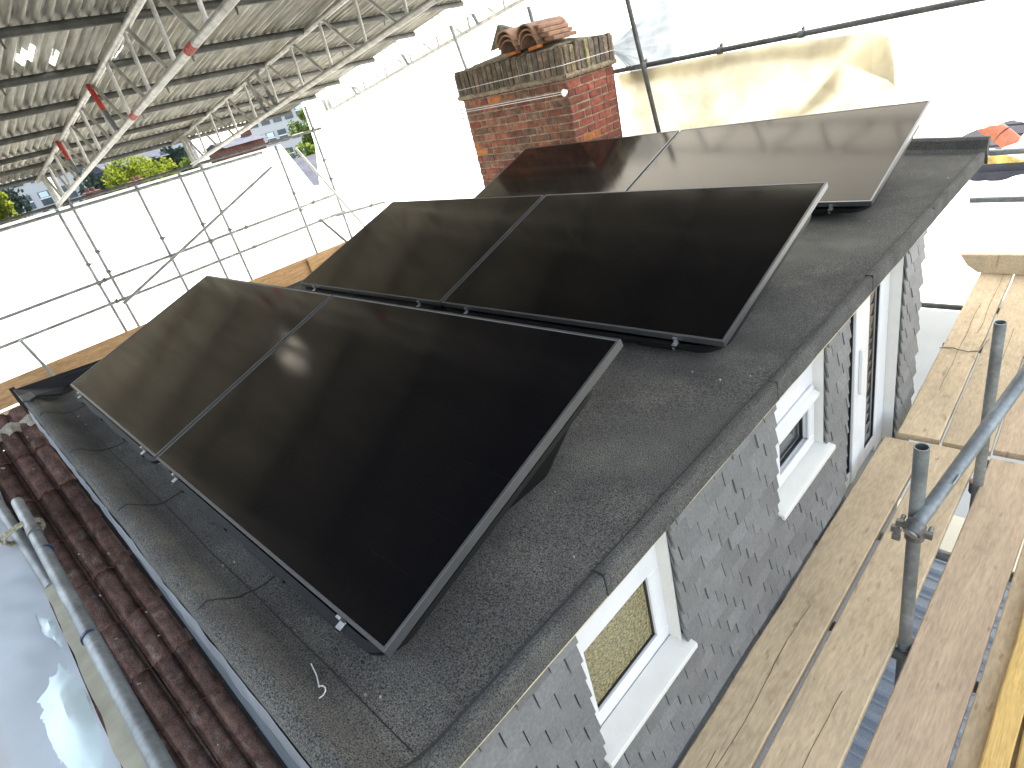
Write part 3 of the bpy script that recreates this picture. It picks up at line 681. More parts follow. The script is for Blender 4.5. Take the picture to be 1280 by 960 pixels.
for i in range(10): soldier(1, cy0 + (i + .5) * (cy1 - cy0) / 10, 'lichen' if i in (1, 4) else 'soldier', i)
lpart('cap_core', MB().box((cx0 - .02, cy0 - .02, sz - .01), (cx1 + .02, cy1 + .03, sz + sh - .02)), 'brick_mortar')
mb = MB()
def flau(u, v):
    x = cx0 - .015 + (cx1 - cx0 + .03) * u; y = cy0 - .02 + (cy1 - cy0 + .05) * v
    e = min(u, 1 - u, v * .6, (1 - v) * .6) * 2
    return (x, y, sz + sh - .022 + 0.10 * min(1, e * 1.6) ** .8 + 0.015 * nz(x * 9, y * 9) + .006 * nz(x * 30, y * 30))
mb.grid(40, 24, flau); lpart('flaunching', mb, 'crown', True)
# stacked half-round clay tiles
def halfround(cx, zz, r_, y0, y1, k, yaw=0.0):
    m_ = MB(); n = 10
    vs = []
    for y in (y0, y1):
        for rr_ in (r_, r_ - 0.016):
            for i in range(n + 1): a = math.pi * i / n; vs.append((cx + rr_ * math.cos(a), y, zz + rr_ * math.sin(a) * 1.0))
    n1 = n + 1; fs = []
    for i in range(n):
        fs += [(i, i + 1, 2 * n1 + i + 1, 2 * n1 + i), (n1 + i + 1, n1 + i, 3 * n1 + i, 3 * n1 + i + 1), (i + 1, i, n1 + i, n1 + i + 1), (2 * n1 + i, 2 * n1 + i + 1, 3 * n1 + i + 1, 3 * n1 + i)]
    for i in (0, n): fs.append((i, n1 + i, 3 * n1 + i, 2 * n1 + i))
    m_.add(vs, fs); lpart('clay_tile', m_, 'clay', True)
zt_ = sz + sh + 0.055
for k in range(3):
    halfround(0.06, zt_ + 0.045 * k, 0.122, -0.36 - .02 * k, 0.12, k); halfround(0.345, zt_ + 0.045 * k, 0.122, -0.35 - .02 * k, 0.14, k)
mb = MB().prism([(-.02, 0), (0.0, 0.03), (0.40, 0.06), (0.44, 0.0)], lambda u, v, d: (0.34 + d, -0.36 + u, zt_ + v + .08), 0, 0.035)
for k in range(4): lpart('clay_tile', MB().box((0.40 + .035 * k, -0.34 + .015 * k, zt_ + 0.01 + 0.042 * (3 - k)), (0.50 + .045 * k, 0.06, zt_ + 0.046 + 0.042 * (3 - k)), Matrix.Rotation(R(5), 3, 'Y')), 'clay', bevel=0.006)
for c, y in ((0.10, -0.36), (0.42, -0.37)): lpart('clay_tile', MB().box((c - .06, y - .02, zt_ - 0.03), (c + .07, y + .06, zt_ + .0), Matrix.Rotation(R(-4), 3, 'Y')), 'brick_orange', bevel=0.004)
# pointed stone slip sticking out to the left
lpart('stone_slip', MB().prism([(-0.36, 0.05), (-0.17, 0.27), (0.04, 0.19), (0.0, 0.10)], lambda u, v, d: (u, d, zt_ + .01 + v), -0.22, -0.15), 'stone', bevel=0.005)
# restraining wires
w_ = MB()
for zz in (cz1 - 0.085, cz1 - 0.105): w_.path([(cx0 - .02, cy0 - .012, zz), (cx1 - .03, cy0 - .013, zz)], 0.003, 6)
lpart('strap_wire', w_, 'silver')
lpart('washer', MB().tube((cx1 - .03, cy0 - .006, cz1 - .095), (cx1 - .03, cy0 - .024, cz1 - .095), 0.034, 16), 'silver')
lpart('strap_wire', MB().path([(cx0 - .045, cy0 - .047, sz + 0.085), (cx1 + .047, cy0 - .047, sz + 0.10), (cx1 + .047, cy1, sz + .10)], 0.0028, 6), 'silver')
b_ = MB(); b_.path([(cx0 - .1, cy0 + .03, cz1 - .06), (cx0 - .1, cy0 + .03, cz1 - .19)], .006, 6)
for zz in (cz1 - .07, cz1 - .11, cz1 - .17): b_.path([(cx0 - .12, cy0 + .03, zz - .01), (cx0 + .01, cy0 + .02, zz + .01)], .006, 6)
lpart('anchor_bracket', b_, 'coupler')

# ================================================================== temporary roof: lattice beams, purlins, corrugated sheets
SL = 0.1254
def KS(p): return CP + (Vector(p) - CP) * 1.6
def kx(x): return 1.6 * x - 2.8615
XE = kx(-2.6)
def bz(x): return 0.926 + SL * (x - XE)
BD = 0.448; XT = 4.6
def beam(y, dz, label, x0=XE - .03, red=(), spacers=()):
    t = thing('lattice_beam', label, 'lattice beam', (x0, y, bz(x0) + dz), 'lattice beams under the temporary roof')
    Z = lambda x, top=0: bz(x) + dz + (BD if top else 0)
    part('chord', MB().tube((x0, y, Z(x0)), (XT, y, Z(XT)), 0.030, 12), 'alu', t, True)
    part('chord', MB().tube((x0 - 0.5, y, Z(x0 - .5, 1)), (XT, y, Z(XT, 1)), 0.030, 12), 'alu', t, True)
    x = x0 + 0.12
    for dx in (0.0, 0.07, 0.16, 0.22): part('lacing', MB().tube((x + dx - .02, y, Z(x + dx - .02)), (x + dx - .08, y, Z(x + dx - .08, 1)), 0.0175, 8), 'alu', t, True)
    while x < XT - 0.8:
        part('lacing', MB().tube((x, y, Z(x)), (x + 0.03, y, Z(x + .03, 1)), 0.0175, 8), 'alu', t, True)
        part('lacing', MB().tube((x + 0.10, y, Z(x + .1, 1)), (x + 0.58, y, Z(x + .58)), 0.0175, 8), 'alu', t, True)
        x += 0.74
    for x in red: part('painted_band', MB().tube((x, y, Z(x)), (x + 0.16, y, Z(x + .16)), 0.0312, 12), 'redpaint', t, True)
    for (x, c) in spacers:
        a, b = Vector((x, y - .04, Z(x, 1))), Vector((x + 0.20, y - .04, Z(x + .20)))
        m_ = a.lerp(b, .55)
        part('spacer_tube', MB().tube(a, m_, 0.0242, 10), 'redpaint' if c else 'alu', t, True)
        part('spacer_tube', MB().tube(m_, b, 0.0242, 10), 'galv', t, True)
    return t
beam(-0.53, 0, 'lattice beam farthest left, above the tiled roof')
beam(1.608, 0, 'nearest lattice beam with red painted pieces, rising from the left', red=(-1.71, 0.02), spacers=((-2.38, 1), (-4.70, 1)))
beam(3.744, 0.032, 'second lattice beam, in the middle of the corrugated roof', spacers=((-3.74, 0), (-3.42, 0)))
beam(6.56, 0.264, 'thin lattice beam beyond the corrugated edge, against white sheeting', spacers=((-2.46, 0), (-4.22, 0), (-5.9, 0)))
# eaves struts bundle
def rz(x): return bz(x) + BD + 0.0485      # purlin centre
PUR = [-7.50, -6.41, -5.50, -4.32, -3.18, -2.06, -0.86, 0.29, 1.44, 2.60, 3.75]
PN = ['eaves', 'second', 'third', 'fourth', 'fifth', 'sixth', 'seventh', 'eighth', 'ninth', 'tenth', 'eleventh']
def coupler(parent, c, ax, r=0.033, ln=0.05):
    m_ = MB(); c = Vector(c); a = Vector(ax).normalized()
    m_.tube(c - a * ln / 2, c + a * ln / 2, r, 10); u = a.orthogonal().normalized()
    m_.tube(c + u * r, c + u * (r + 0.045), 0.008, 6); m_.box(c + u * (r + .02) - Vector((.012,) * 3), c + u * (r + .02) + Vector((.012,) * 3))
    part('coupler', m_, 'coupler', parent, True)
for i, x in enumerate(PUR):
    t = thing('purlin_tube', f'{PN[i]} dark purlin tube from the eaves under the corrugated sheets', 'scaffold tube', (x, 2.5, rz(x)), 'purlin tubes of the temporary roof')
    part('tube', MB().tube((x, -1.25, rz(x)), (x, 6.12 if x < -0.9 else 4.9, rz(x) - .005), 0.033, 12), 'galv_dark', t, True)  # radius widened so the dark tube takes in the shadow under the corrugations
    for y in (-0.53, 1.608, 3.744): coupler(t, (x, y + .04, rz(x) - 0.012), (0, 1, 0), 0.034, 0.06)
    for y in (0.85 + .15 * nz(x * 3), 2.50 + .15 * nz(x * 5), 4.83 + .15 * nz(x)):   # roofing clips
        part('roofing_clip', MB().prism([(-.02, 0), (.02, 0), (.006, -.075), (-.004, -.075)], lambda u, v, d, x=x, y=y: (x + u + v * .3, y + d - v * .15, rz(x) - 0.015 + v), -.006, .006), 'coupler', t)
troof = thing('temporary_roof', 'temporary roof of weathered corrugated iron sheets on scaffold tubes', 'roof', (0, 2.5, 2.0))
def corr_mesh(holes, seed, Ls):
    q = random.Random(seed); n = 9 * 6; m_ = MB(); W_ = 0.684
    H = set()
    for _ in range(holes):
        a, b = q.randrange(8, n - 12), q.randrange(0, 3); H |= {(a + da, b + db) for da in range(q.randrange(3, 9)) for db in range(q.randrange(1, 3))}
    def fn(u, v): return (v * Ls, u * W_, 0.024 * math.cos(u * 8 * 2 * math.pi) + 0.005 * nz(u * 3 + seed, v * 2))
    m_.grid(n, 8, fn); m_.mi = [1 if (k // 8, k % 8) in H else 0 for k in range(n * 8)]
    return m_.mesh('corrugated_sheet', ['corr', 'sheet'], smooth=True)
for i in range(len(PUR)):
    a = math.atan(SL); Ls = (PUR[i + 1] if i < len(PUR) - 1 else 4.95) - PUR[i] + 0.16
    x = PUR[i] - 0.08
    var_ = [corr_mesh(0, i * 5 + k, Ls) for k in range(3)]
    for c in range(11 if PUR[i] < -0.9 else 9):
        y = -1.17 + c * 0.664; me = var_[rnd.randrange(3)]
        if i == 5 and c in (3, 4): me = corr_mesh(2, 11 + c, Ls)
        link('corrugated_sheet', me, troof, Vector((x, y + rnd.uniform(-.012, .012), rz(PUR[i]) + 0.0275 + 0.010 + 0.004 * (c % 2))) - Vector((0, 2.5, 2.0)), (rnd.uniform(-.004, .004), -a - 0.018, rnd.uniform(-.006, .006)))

# ================================================================== scaffold on the far left (behind the ridge)
XW = -2.6
def tube_thing(a, b, label, mat='galv', group=None, r=0.0242, n=14, hollow=False, cps=(), name='scaffold_tube'):
    a, b = Vector(a), Vector(b); c = (a + b) / 2
    t = thing(name, label, 'scaffold tube', a, group)
    part('tube', MB().tube(a, b, r, n, hollow=hollow), mat, t, True)
    for f in cps: coupler(t, a.lerp(b, f), b - a)
    return t
G1 = 'scaffold tubes along the white sheeting beyond the ridge'
def ltube(a, b, *k, **w_): return tube_thing(KS(a), KS(b), *k, **w_)
ltube((XW, -1.6, 1.045), (XW, 3.85, 1.075), 'top ledger tube where the left sheeting ends, below the eaves gap', 'galv_dark', G1, cps=(.46, .57, .70, .87, .98))
ltube((XW + .03, -1.6, 0.985), (XW + .03, 3.0, 1.0), 'lower of the paired top tubes over the left sheeting', 'galv', G1)
ltube((XW + .045, -1.6, 0.27), (XW + .045, 3.75, 0.31), 'upper horizontal guard rail tube across the left sheeting', 'galv', G1, cps=(.47, .68, .76, .93))
ltube((XW + .045, -1.6, 0.035), (XW + .045, 3.75, 0.08), 'lower horizontal guard rail tube across the left sheeting', 'galv', G1, cps=(.47, .76, .93))
ltube((XW + .09, 0.95, 0.02), (XW + .09, 3.02, 0.83), 'diagonal brace tube across the left sheeting', 'galv', G1)
for y, zt2, zb2, lab in ((0.86, 1.03, -1.5, 'thinner standard left of the nearest lattice beam foot'), (0.99, 1.14, -1.5, 'standard tube under the nearest lattice beam foot'), (1.60, 1.04, -1.5, 'third standard along the left sheeting, near the yellow tree'), (2.05, 1.04, -1.5, 'fourth standard, crossing the diagonal brace'), (2.30, 1.12, -1.5, 'standard tube under the second lattice beam foot'), (3.20, 1.03, -1.5, 'standard where the diagonal brace is clamped'), (3.74, 1.35, -1.5, 'corner standard beside the gap in the sheeting')):
    ltube((XW + (.0 if zt2 > 1.1 else -.0), y, zb2), (XW, y, zt2), lab, 'galv', G1, cps=(.7, .78))
ltube((-2.35, 0.18, -0.9), (-2.35, 0.02, 0.08), 'short leaning tube at the far left edge above the boards', 'galv', G1)
ltube((XW + .02, 3.42, 0.95), (XW + .35, 3.95, -0.5), 'sloping tube in the gap between the two white sheets', 'alu', G1)
ltube((-2.35, 3.5, 0.10), (-2.1, 4.4, 0.06), 'short horizontal tube by the sheeting corner', 'galv', G1, cps=(.5,))
tube_thing((-2.75, 6.45, 1.9), (-2.42, 6.45, 0.2), 'standard tube behind the chimney at the back sheeting', 'galv', G1)
ltube((-2.3, 3.25, 0.14), (-2.2, 3.62, -0.5), 'leaning tube by the short horizontal tube', 'galv_dark', G1)
# boards and toe board there
def board(y0, y1, x0, x1, zt, mat, label, group, rot=0.0, seed=0, th=0.038, warp=0.003, ends=True, axis='Y', cracks=0):
    """board running along Y; object origin at its middle, top at zt"""
    q = random.Random(seed); n = 16; m_ = MB(); L_ = y1 - y0; W_ = x1 - x0
    vs = []
    for i in range(n + 1):
        y = -L_ / 2 + L_ * i / n
        el = q.uniform(-.0025, .0025); er = q.uniform(-.0025, .0025); zz = warp * nz(i * .5, seed * 3.3); tw = warp * nz(i * .4, seed + 9)
        for (x, z_) in ((-W_ / 2 + el, -th), (-W_ / 2 + el - .0, -.004), (-W_ / 2 + .005 + el, 0), (0, 0.0006), (W_ / 2 - .005 + er, 0), (W_ / 2 + er, -.004), (W_ / 2 + er, -th)):
            vs.append((x, y, z_ + zz + tw * x / W_ * 2))
    k = 7; fs = []
    for i in range(n):
        for j in range(k): fs.append((i * k + j, i * k + (j + 1) % k, (i + 1) * k + (j + 1) % k, (i + 1) * k + j))
    fs += [tuple(range(k)), tuple(range(n * k, n * k + k))[::-1]]
    m_.add([(v[0], v[1], v[2]) for v in vs], [tuple(f) for f in fs])
    o = link('scaffold_board', m_.mesh('scaffold_board', mat), None, ((x0 + x1) / 2, (y0 + y1) / 2, zt), (0, 0, rot)); tag(o, label, 'board', group)
    b = bmesh.new(); b.from_mesh(o.data); bmesh.ops.recalc_face_normals(b, faces=b.faces); b.to_mesh(o.data); b.free()
    for c in range(cracks):
        cm = MB(); xx = q.uniform(-.25, .25) * W_; ya = q.uniform(-.45, .1) * L_; yb = ya + q.uniform(.25, .5) * L_
        cm.grid(30, 1, lambda u, v: (xx + .02 * nz(u * 3, seed + c) + .003 * nz(u * 21, seed) + (v - .5) * (.0022 + .003 * max(0, nz(u * 6, c + seed))), ya + (yb - ya) * u, 0.0012 + warp * nz((ya + (yb - ya) * u + L_ / 2) / L_ * n * .5, seed * 3.3) + .0008))
        link('crack', cm.mesh('crack', 'crack'), o)
    return o
G2 = 'boards of the walkway beyond the ridge'
for i in range(4): board(-4.2, 7.0, -6.68 + i * 0.24, -6.455 + i * 0.24, -1.50, 'wood', ['board of the far walkway beside the toe board', 'second board of the far walkway from the toe board', 'third board of the far walkway from the toe board', 'board of the far walkway nearest the ridge'][i], G2, 0, 60 + i)
tb = solo('toe_board', MB().box((-6.76, -4.3, -1.49), (-6.72, 7.0, -1.13), Matrix.Rotation(R(-0.4), 3, 'X')), 'wood_toe', 'brown toe board standing on edge along the far walkway', 'board', bevel=0.003)
tb2 = solo('toe_board', MB().box((-6.70, 4.9, -1.49), (-6.66, 6.6, -1.17)), 'wood_toe', 'second toe board lapped over at the chimney end of the far walkway', 'board', bevel=0.003)

# ================================================================== sheeting
def sheet(name, pts_fn, nu, nv, mat, label, keep=None, cat='sheeting'):
    mb = MB().grid(nu, nv, pts_fn, keep); return solo(name, mb, mat, label, cat, smooth=True)
# left sheet: straight top, curved right end
def lsheet(u, v):
    z = -2.6 + 3.63 * v; ymax = 3.29 + 0.22 * (1.03 - z) / .55 if z > .47 else 3.76
    y = -2.6 + (ymax + 2.6) * u
    return KS((XW - 0.05 + 0.02 * nz(y * 1.3, z * 1.3) + .008 * nz(y * 5, z * 1.5), y, z))
sheet('sheeting', lsheet, 60, 66, 'sheet', 'glowing white sheeting along the left, behind the scaffold tubes')
def csheet(u, v):
    z = -2.6 + 6.6 * v; y0 = 3.60 + .15 * max(0, min(1, (z - .45) / .5)); y = y0 + (4.13 - y0) * u
    return KS((XW - 0.08 + .02 * nz(y * 2, z), y, z))
sheet('sheeting', csheet, 16, 30, 'sheet', 'white sheeting at the back left corner, past the gap')
# back sheet with two torn openings showing the neighbour's slates
HOL = [([(3.50, -0.14), (3.60, -0.085), (3.72, -0.06), (3.86, -0.035), (3.945, -0.06), (3.955, -0.13), (3.90, -0.205), (3.80, -0.245), (3.66, -0.235), (3.55, -0.2)]),
       ([(3.50, -0.40), (3.62, -0.315), (3.72, -0.29), (3.86, -0.29), (3.95, -0.335), (4.20, -0.34), (4.20, -0.43), (3.95, -0.455), (3.82, -0.50), (3.68, -0.495), (3.58, -0.46)])]
def cut_sheet(name, outer, holes, fn, mat, label):
    b = bmesh.new()
    def loop(pts):
        vs = [b.verts.new((p[0], p[1], 0)) for p in pts]; return [b.edges.new((vs[i], vs[(i + 1) % len(vs)])) for i in range(len(vs))]
    es = loop(outer)
    for h in holes: es += loop(h)
    bmesh.ops.triangle_fill(b, use_beauty=True, edges=es)
    me = bpy.data.meshes.new(name)
    for v in b.verts: v.co = fn(v.co.x, v.co.y)
    b.to_mesh(me); b.free(); me.materials.append(M[mat])
    return tag(link(name, me), label, 'sheeting')
YB = 6.78
KB = (YB - CP.y) / (6.0 - CP.y)
def jag(pts, s_, amt):
    q = random.Random(s_); o = []
    for i in range(len(pts)):
        a, b = Vector(pts[i]), Vector(pts[(i + 1) % len(pts)])
        for f in (0, .33, .66): p = a.lerp(b, f); o.append((p.x + q.uniform(-amt, amt), p.y + q.uniform(-amt, amt)))
    return o
HOL = [jag([(CP.x + (x - CP.x) * KB, CP.z + (z - CP.z) * KB) for x, z in h], k, .010) for k, h in enumerate(HOL)]
oy = []
for i in range(28): oy.append((-7.3 + 14.3 * i / 28, -2.9))
for i in range(24): oy.append((7.0, -2.9 + 7.9 * i / 24))
for i in range(28): oy.append((7.0 - 14.3 * i / 28, 5.0))
for i in range(24): oy.append((-7.3, 5.0 - 7.9 * i / 24))
cut_sheet('sheeting', oy, HOL, lambda x, z: Vector((x, YB, z)), 'sheet', 'tall white sheeting across the back, torn open near the roof corner')
# greyish flaps of polythene tied at the roof verge
def flap(u, v): 
    x = -6.6 + 6.6 * u; return (x, 6.15 + 0.50 * v, rz(x) + 0.02 - (0.14 + .12 * nz(x * 3)) * v - .03 * abs(nz(x * 6, v * 3)))
sheet('polythene_flap', flap, 50, 5, 'sheet', 'pale polythene flap hanging from the corrugated edge by the thin beam')
# gathered polythene at the chimney corner
def gath(u, v):
    a = -1.35 + 2.0 * v; r_ = 0.03 + 0.52 * u
    return (0.46 + r_ * math.cos(a), 5.66 + .40 * u ** .8 + (0.030 * math.sin(v * 30) + 0.05 * nz(v * 9, u * .8)) * (1 - u) * min(1, 6 * u), 1.13 + r_ * math.sin(a))
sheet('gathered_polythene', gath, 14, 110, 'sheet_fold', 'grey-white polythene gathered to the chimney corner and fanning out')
# yellowed tarpaulin folded over the back tube
def tarp_y(x, z): return 5.80 - 0.05 * math.sin((x - .3) * 1.3)
b = bmesh.new()
TP = [(0.36, .86, 0), (0.9, .86, .01), (1.6, .86, 0), (2.2, .845, .0), (2.72, .80, -.0), (2.90, .795, -.02), (2.985, .72, .06), (3.03, .50, .10), (3.035, .34, .12), (3.0, .05, .10), (2.2, .0, 0), (1.2, .0, .02), (.5, .0, 0), (.42, .45, .02),
      (2.66, .60, -.03), (2.88, .47, .03), (2.99, .40, .08), (2.86, .22, .02), (2.30, .22, -.04), (1.75, .62, -.02), (1.2, .55, -.05), (1.5, .30, .03), (.95, .35, .03), (.70, .66, .0), (2.15, .68, .0), (1.9, .30, -.03), (2.62, .36, -.02), (2.5, .70, -.01)]
import mathutils.geometry as mg
vs2, es2, fs2, *_ = mg.delaunay_2d_cdt([Vector((p[0], p[1])) for p in TP], [(i, (i + 1) % 14) for i in range(14)] + [(14, 4), (14, 15), (15, 16), (14, 26), (26, 18), (24, 14)], [], 1, 1e-4)
mb = MB(); dep = []
for v in vs2:
    k = min(range(len(TP)), key=lambda i: (TP[i][0] - v.x) ** 2 + (TP[i][1] - v.y) ** 2); dep.append(TP[k][2])
mb.add([(v.x, 5.86 + d * 1.3, v.y) for v, d in zip(vs2, dep)], [tuple(f) for f in fs2])
for p in mb.f: pass
mb.add([(x, 5.895, z) for x, z in ((.36, .865), (2.72, .805), (2.66, .62), (2.2, .70), (1.75, .74), (1.2, .70), (.40, .73))], [tuple(range(7))])
mb.add([(2.68, 5.86, .60), (2.89, 5.91, .80), (2.99, 5.93, .72), (3.03, 5.95, .50), (3.035, 5.97, .34), (2.99, 5.94, .40), (2.88, 5.90, .47)], [tuple(range(7))])
mb.add([(1.95, 5.87, .30), (2.32, 5.84, .20), (2.62, 5.87, .36), (2.66, 5.86, .60), (2.3, 5.85, .25)], [tuple(range(5))])
solo('tarpaulin', mb, 'tarp', 'yellowed translucent tarpaulin hanging folded from the back tube', 'tarpaulin')
# two straps above the tarpaulin
for k, x in enumerate((1.50, 1.72)):
    solo('strap', MB().grid(8, 1, lambda u, v, x=x: (x + .06 * u * (k - .2) + .06 * v + .01 * nz(u * 4, x), 5.93, 0.90 + 0.75 * u)), 'tarp', ['narrow yellowed strap rising above the tarpaulin', 'wider yellowed strap beside the narrow one above the tarpaulin'][k], 'strap')
# pale sheet low down past the slate wall
def low(u, v):
    x = 2.7 + 1.9 * u; s_ = v
    return (x, 5.95 - 1.0 * s_ ** 1.5 + .03 * nz(x * 3, s_ * 3), -1.62 - 0.10 * u - 1.5 * s_ + 0.05 * nz(x * 2, s_ * 2) - 0.12 * (u - .45) ** 2)
o = sheet('sheeting', low, 24, 24, 'sheet_near', 'pale bluish sheet low down between the slate wall end and the boards')

# ================================================================== back scaffold tubes
G3 = 'scaffold tubes in front of the back sheeting'
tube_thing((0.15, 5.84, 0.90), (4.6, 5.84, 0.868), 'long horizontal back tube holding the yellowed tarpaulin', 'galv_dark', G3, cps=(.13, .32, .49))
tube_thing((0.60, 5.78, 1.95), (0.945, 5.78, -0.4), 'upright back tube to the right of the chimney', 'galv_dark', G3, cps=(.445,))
tube_thing((3.70, 5.9, -0.243), (5.6, 5.9, -0.25), 'horizontal tube behind the far corner of the felt roof', 'galv', G3)
tube_thing((3.66, 5.9, -0.62), (5.6, 5.9, -0.62), 'pale horizontal tube below the torn openings', 'galv', G3, hollow=True)
tube_thing((3.35, 5.5, -1.415), (4.8, 5.5, -1.42), 'grey tube between the slate wall end and the boards', 'galv_dark', G3)
tube_thing((-0.75, 5.9, 1.75), (-0.60, 5.9, 0.4), 'thin standard at the left side of the chimney', 'galv', G3)

# ================================================================== neighbour slate roof beyond the tears
nr = thing('neighbour_roof', 'neighbouring slate roof with red ridge seen through the torn sheeting', 'roof', (4.2, 8.5, -1.0))
for k in range(26):
    y = 7.6 + k * 0.16; z = -1.35 + k * 0.075
    part('slate_course', MB().box((1.5, y, z), (7.5, y + 0.20, z + 0.014), Matrix.Rotation(R(22), 3, 'X')), 'slate_lit', nr)
part('roof_deck', MB().prism([(7.55, -1.44), (11.9, 0.60), (11.9, -2.4), (7.55, -2.4)], lambda u, v, d: (d, u, v), 1.4, 7.6), 'room', nr)
part('ridge_tile', MB().tube((3.34, 8.0, -0.45), (3.50, 7.96, -0.565), 0.085, 14), 'ridge_red', nr, True)
part('ridge_tile', MB().tube((3.51, 7.955, -0.573), (3.66, 7.9, -0.70), 0.085, 14), 'ridge_red', nr, True)
part('parapet', MB().box((2.9, 7.86, -1.4), (4.6, 7.94, -0.74)), 'gold', nr)
part('slate_course', MB().prism([(7.80, -1.05), (7.855, -0.835), (7.86, -1.4)], lambda u, v, d: (d, u, v), 2.9, 4.6), 'slate_lit', nr)
part('slate_course', MB().prism([(7.74, -1.20), (7.795, -0.90), (7.80, -1.4)], lambda u, v, d: (d, u, v), 2.9, 4.6), 'slate_lit', nr)

# ================================================================== near left scaffold: tubes, hem and sheet over the tiles
G4 = 'tubes along the sheet edge above the brown tiles'
t = tube_thing((1.22, -0.520, 0.0), (4.2, -0.482, -0.012), 'near tube lying along the sheet edge above the tiles, with dark blue tape', 'galv', G4, n=20)
for x in (1.86, 2.62): part('tape_band', MB().tube((x, -0.505, -0.004), (x + 0.014, -0.505, -0.004), 0.0256, 20), 'tape', t, True)
part('joint_pin', MB().tube((1.62, -0.512, 0.0), (1.68, -0.512, 0.0), 0.029, 16), 'coupler', t, True)
t = tube_thing((-0.3, -0.66, -0.02), (2.05, -0.548, -0.072), 'greenish tube tied beside the longer near tube at far left', 'galv', G4, n=18)
rp = MB()
for k in range(3):
    pts = []
    for i in range(15):
        a = 2 * math.pi * i / 14; pts.append((1.50 + 0.016 * k + 0.02 * math.sin(a), -0.548 + 0.075 * math.cos(a), -0.03 + 0.045 * math.sin(a)))
    rp.path(pts, 0.006, 6)
rp.path([(1.50, -0.60, 0.0), (1.47, -0.64, -.02), (1.46, -0.63, -0.08)], 0.006, 6)
solo('rope_lashing', rp, 'rope', 'rope lashing tying the two near tubes together', 'rope', smooth=True)
tube_thing((3.02, -0.40, -0.62), (3.5, -0.40, -0.80), 'short blue-grey tube end at the bottom edge over the tiles', 'galv', G4, n=16)
# hem strip
def hem(u, v): 
    x = 1.75 + 2.6 * u; return (x, -0.520 - 0.05 * v - .010 * nz(x * 6, v), -0.052 - 0.004 * v + .008 * nz(x * 5, 3))
sheet('sheet_hem', hem, 60, 3, 'sheet_hem', 'cream folded hem of the near sheet along the tube', cat='hem')
HO = [[(2.60, -0.60), (2.66, -0.59), (2.80, -0.588), (2.92, -0.592), (3.03, -0.60), (3.09, -0.61), (3.05, -0.645), (2.95, -0.668), (2.84, -0.675), (2.72, -0.672), (2.64, -0.65)],
      [(2.18, -0.625), (2.26, -0.60), (2.39, -0.59), (2.49, -0.588), (2.42, -0.605), (2.32, -0.622)]]
HO = [jag(HO[0], 1, .008), jag(HO[1], 2, .004)]
# near sheet as a grid with the holes cut by point-in-polygon on a fine mesh
def inside(x, y, P):
    r_ = False
    for i in range(len(P)):
        (x1, y1), (x2, y2) = P[i], P[(i + 1) % len(P)]
        if (y1 > y) != (y2 > y) and x < (x2 - x1) * (y - y1) / (y2 - y1) + x1: r_ = not r_
    return r_
def nsz(x, y): return -0.065 + 0.10 * (-0.575 - y) + 0.024 * nz(x * 1.6, y * 3.5) + 0.016 * nz(x * 3.0 + y * 2, y * 5) + .006 * nz(x * 7 - y * 5, y * 9)
def nsheet(u, v): 
    x = -0.6 + 5.2 * u; y = -0.574 - 1.9 * v ** 2.2; return (x, y, nsz(x, y))
def nkeep(u, v):
    x = -0.6 + 5.2 * u; y = -0.574 - 1.9 * v ** 2.2
    return not any(inside(x, y, P) for P in HO)
sheet('sheeting', nsheet, 420, 130, 'sheet_near', 'pale blue-grey sheet at the lower left with a ragged torn hole', nkeep)
sheet('polythene', lambda u, v: (1.75 + 1.5 * u, -0.58 - 0.20 * v, nsz(1.75 + 1.5 * u, -0.58 - .2 * v) - 0.006 + 0.035 * math.exp(-((u - .73) / .13) ** 2 - ((v - .27) / .22) ** 2) + .012 * math.exp(-((u - .38) / .06) ** 2 - ((v - .1) / .1) ** 2) + .006 * nz(u * 30, v * 9)), 60, 12, 'sheet_clear', 'pale cyan polythene showing through the torn hole in the lower left sheet')

# ================================================================== right hand scaffold: boards, transoms, standards
G5 = 'boards of the walkway beside the slate wall'
ZD = -1.2
board(-1.6, 3.135, 3.862, 4.077, ZD, 'wood', 'near board next to the slate wall, with a long crack', G5, 0, 1, cracks=2)
board(-1.6, 3.155, 4.098, 4.324, ZD + .002, 'wood', 'near board second from the slate wall, pale with a long dark crack', G5, 0, 2, cracks=1)
board(-1.6, 3.14, 4.377, 4.603, ZD + .004, 'wood_pink', 'near pinkish brown board third from the slate wall, right of the standards', G5, 0, 3, cracks=0)
board(-1.6, 3.14, 4.613, 4.838, ZD - .004, 'wood', 'near board fourth from the slate wall, partly under yellow timber', G5, 0, 4, cracks=0)
board(-1.6, 3.14, 4.85, 5.07, ZD - .006, 'wood', 'near board fifth from the slate wall, mostly outside the picture', G5, 0, 5)
board(-1.2, 2.6, 4.682, 4.757, ZD + .045, 'wood_yellow', 'yellow treated timber lying on the boards at the lower right', 'yellow timbers on the boards', 0, 6, th=0.047, warp=.001)
board(-1.2, 2.6, 4.768, 4.845, ZD + .045, 'wood_yellow', 'yellow treated timber at the very right edge of the picture', 'yellow timbers on the boards', 0, 7, th=0.047, warp=.001)
rt = 0.036
board(3.20, 5.95, 3.862, 4.075, ZD + .004, 'wood', 'far board next to the slate wall end', G5, rt, 11, cracks=2)
board(3.20, 5.95, 4.090, 4.315, ZD + .003, 'wood', 'far board second from the slate wall', G5, rt, 12, cracks=1)
board(3.22, 5.95, 4.325, 4.55, ZD + .006, 'wood_pink', 'far board third from the slate wall, behind the taller standard', G5, rt, 13)
board(3.20, 5.95, 4.575, 4.80, ZD + .002, 'wood', 'far board fourth from the slate wall', G5, rt, 14)
board(3.20, 5.95, 4.81, 5.03, ZD + .0, 'wood', 'far board fifth from the slate wall at the right edge', G5, rt, 15)
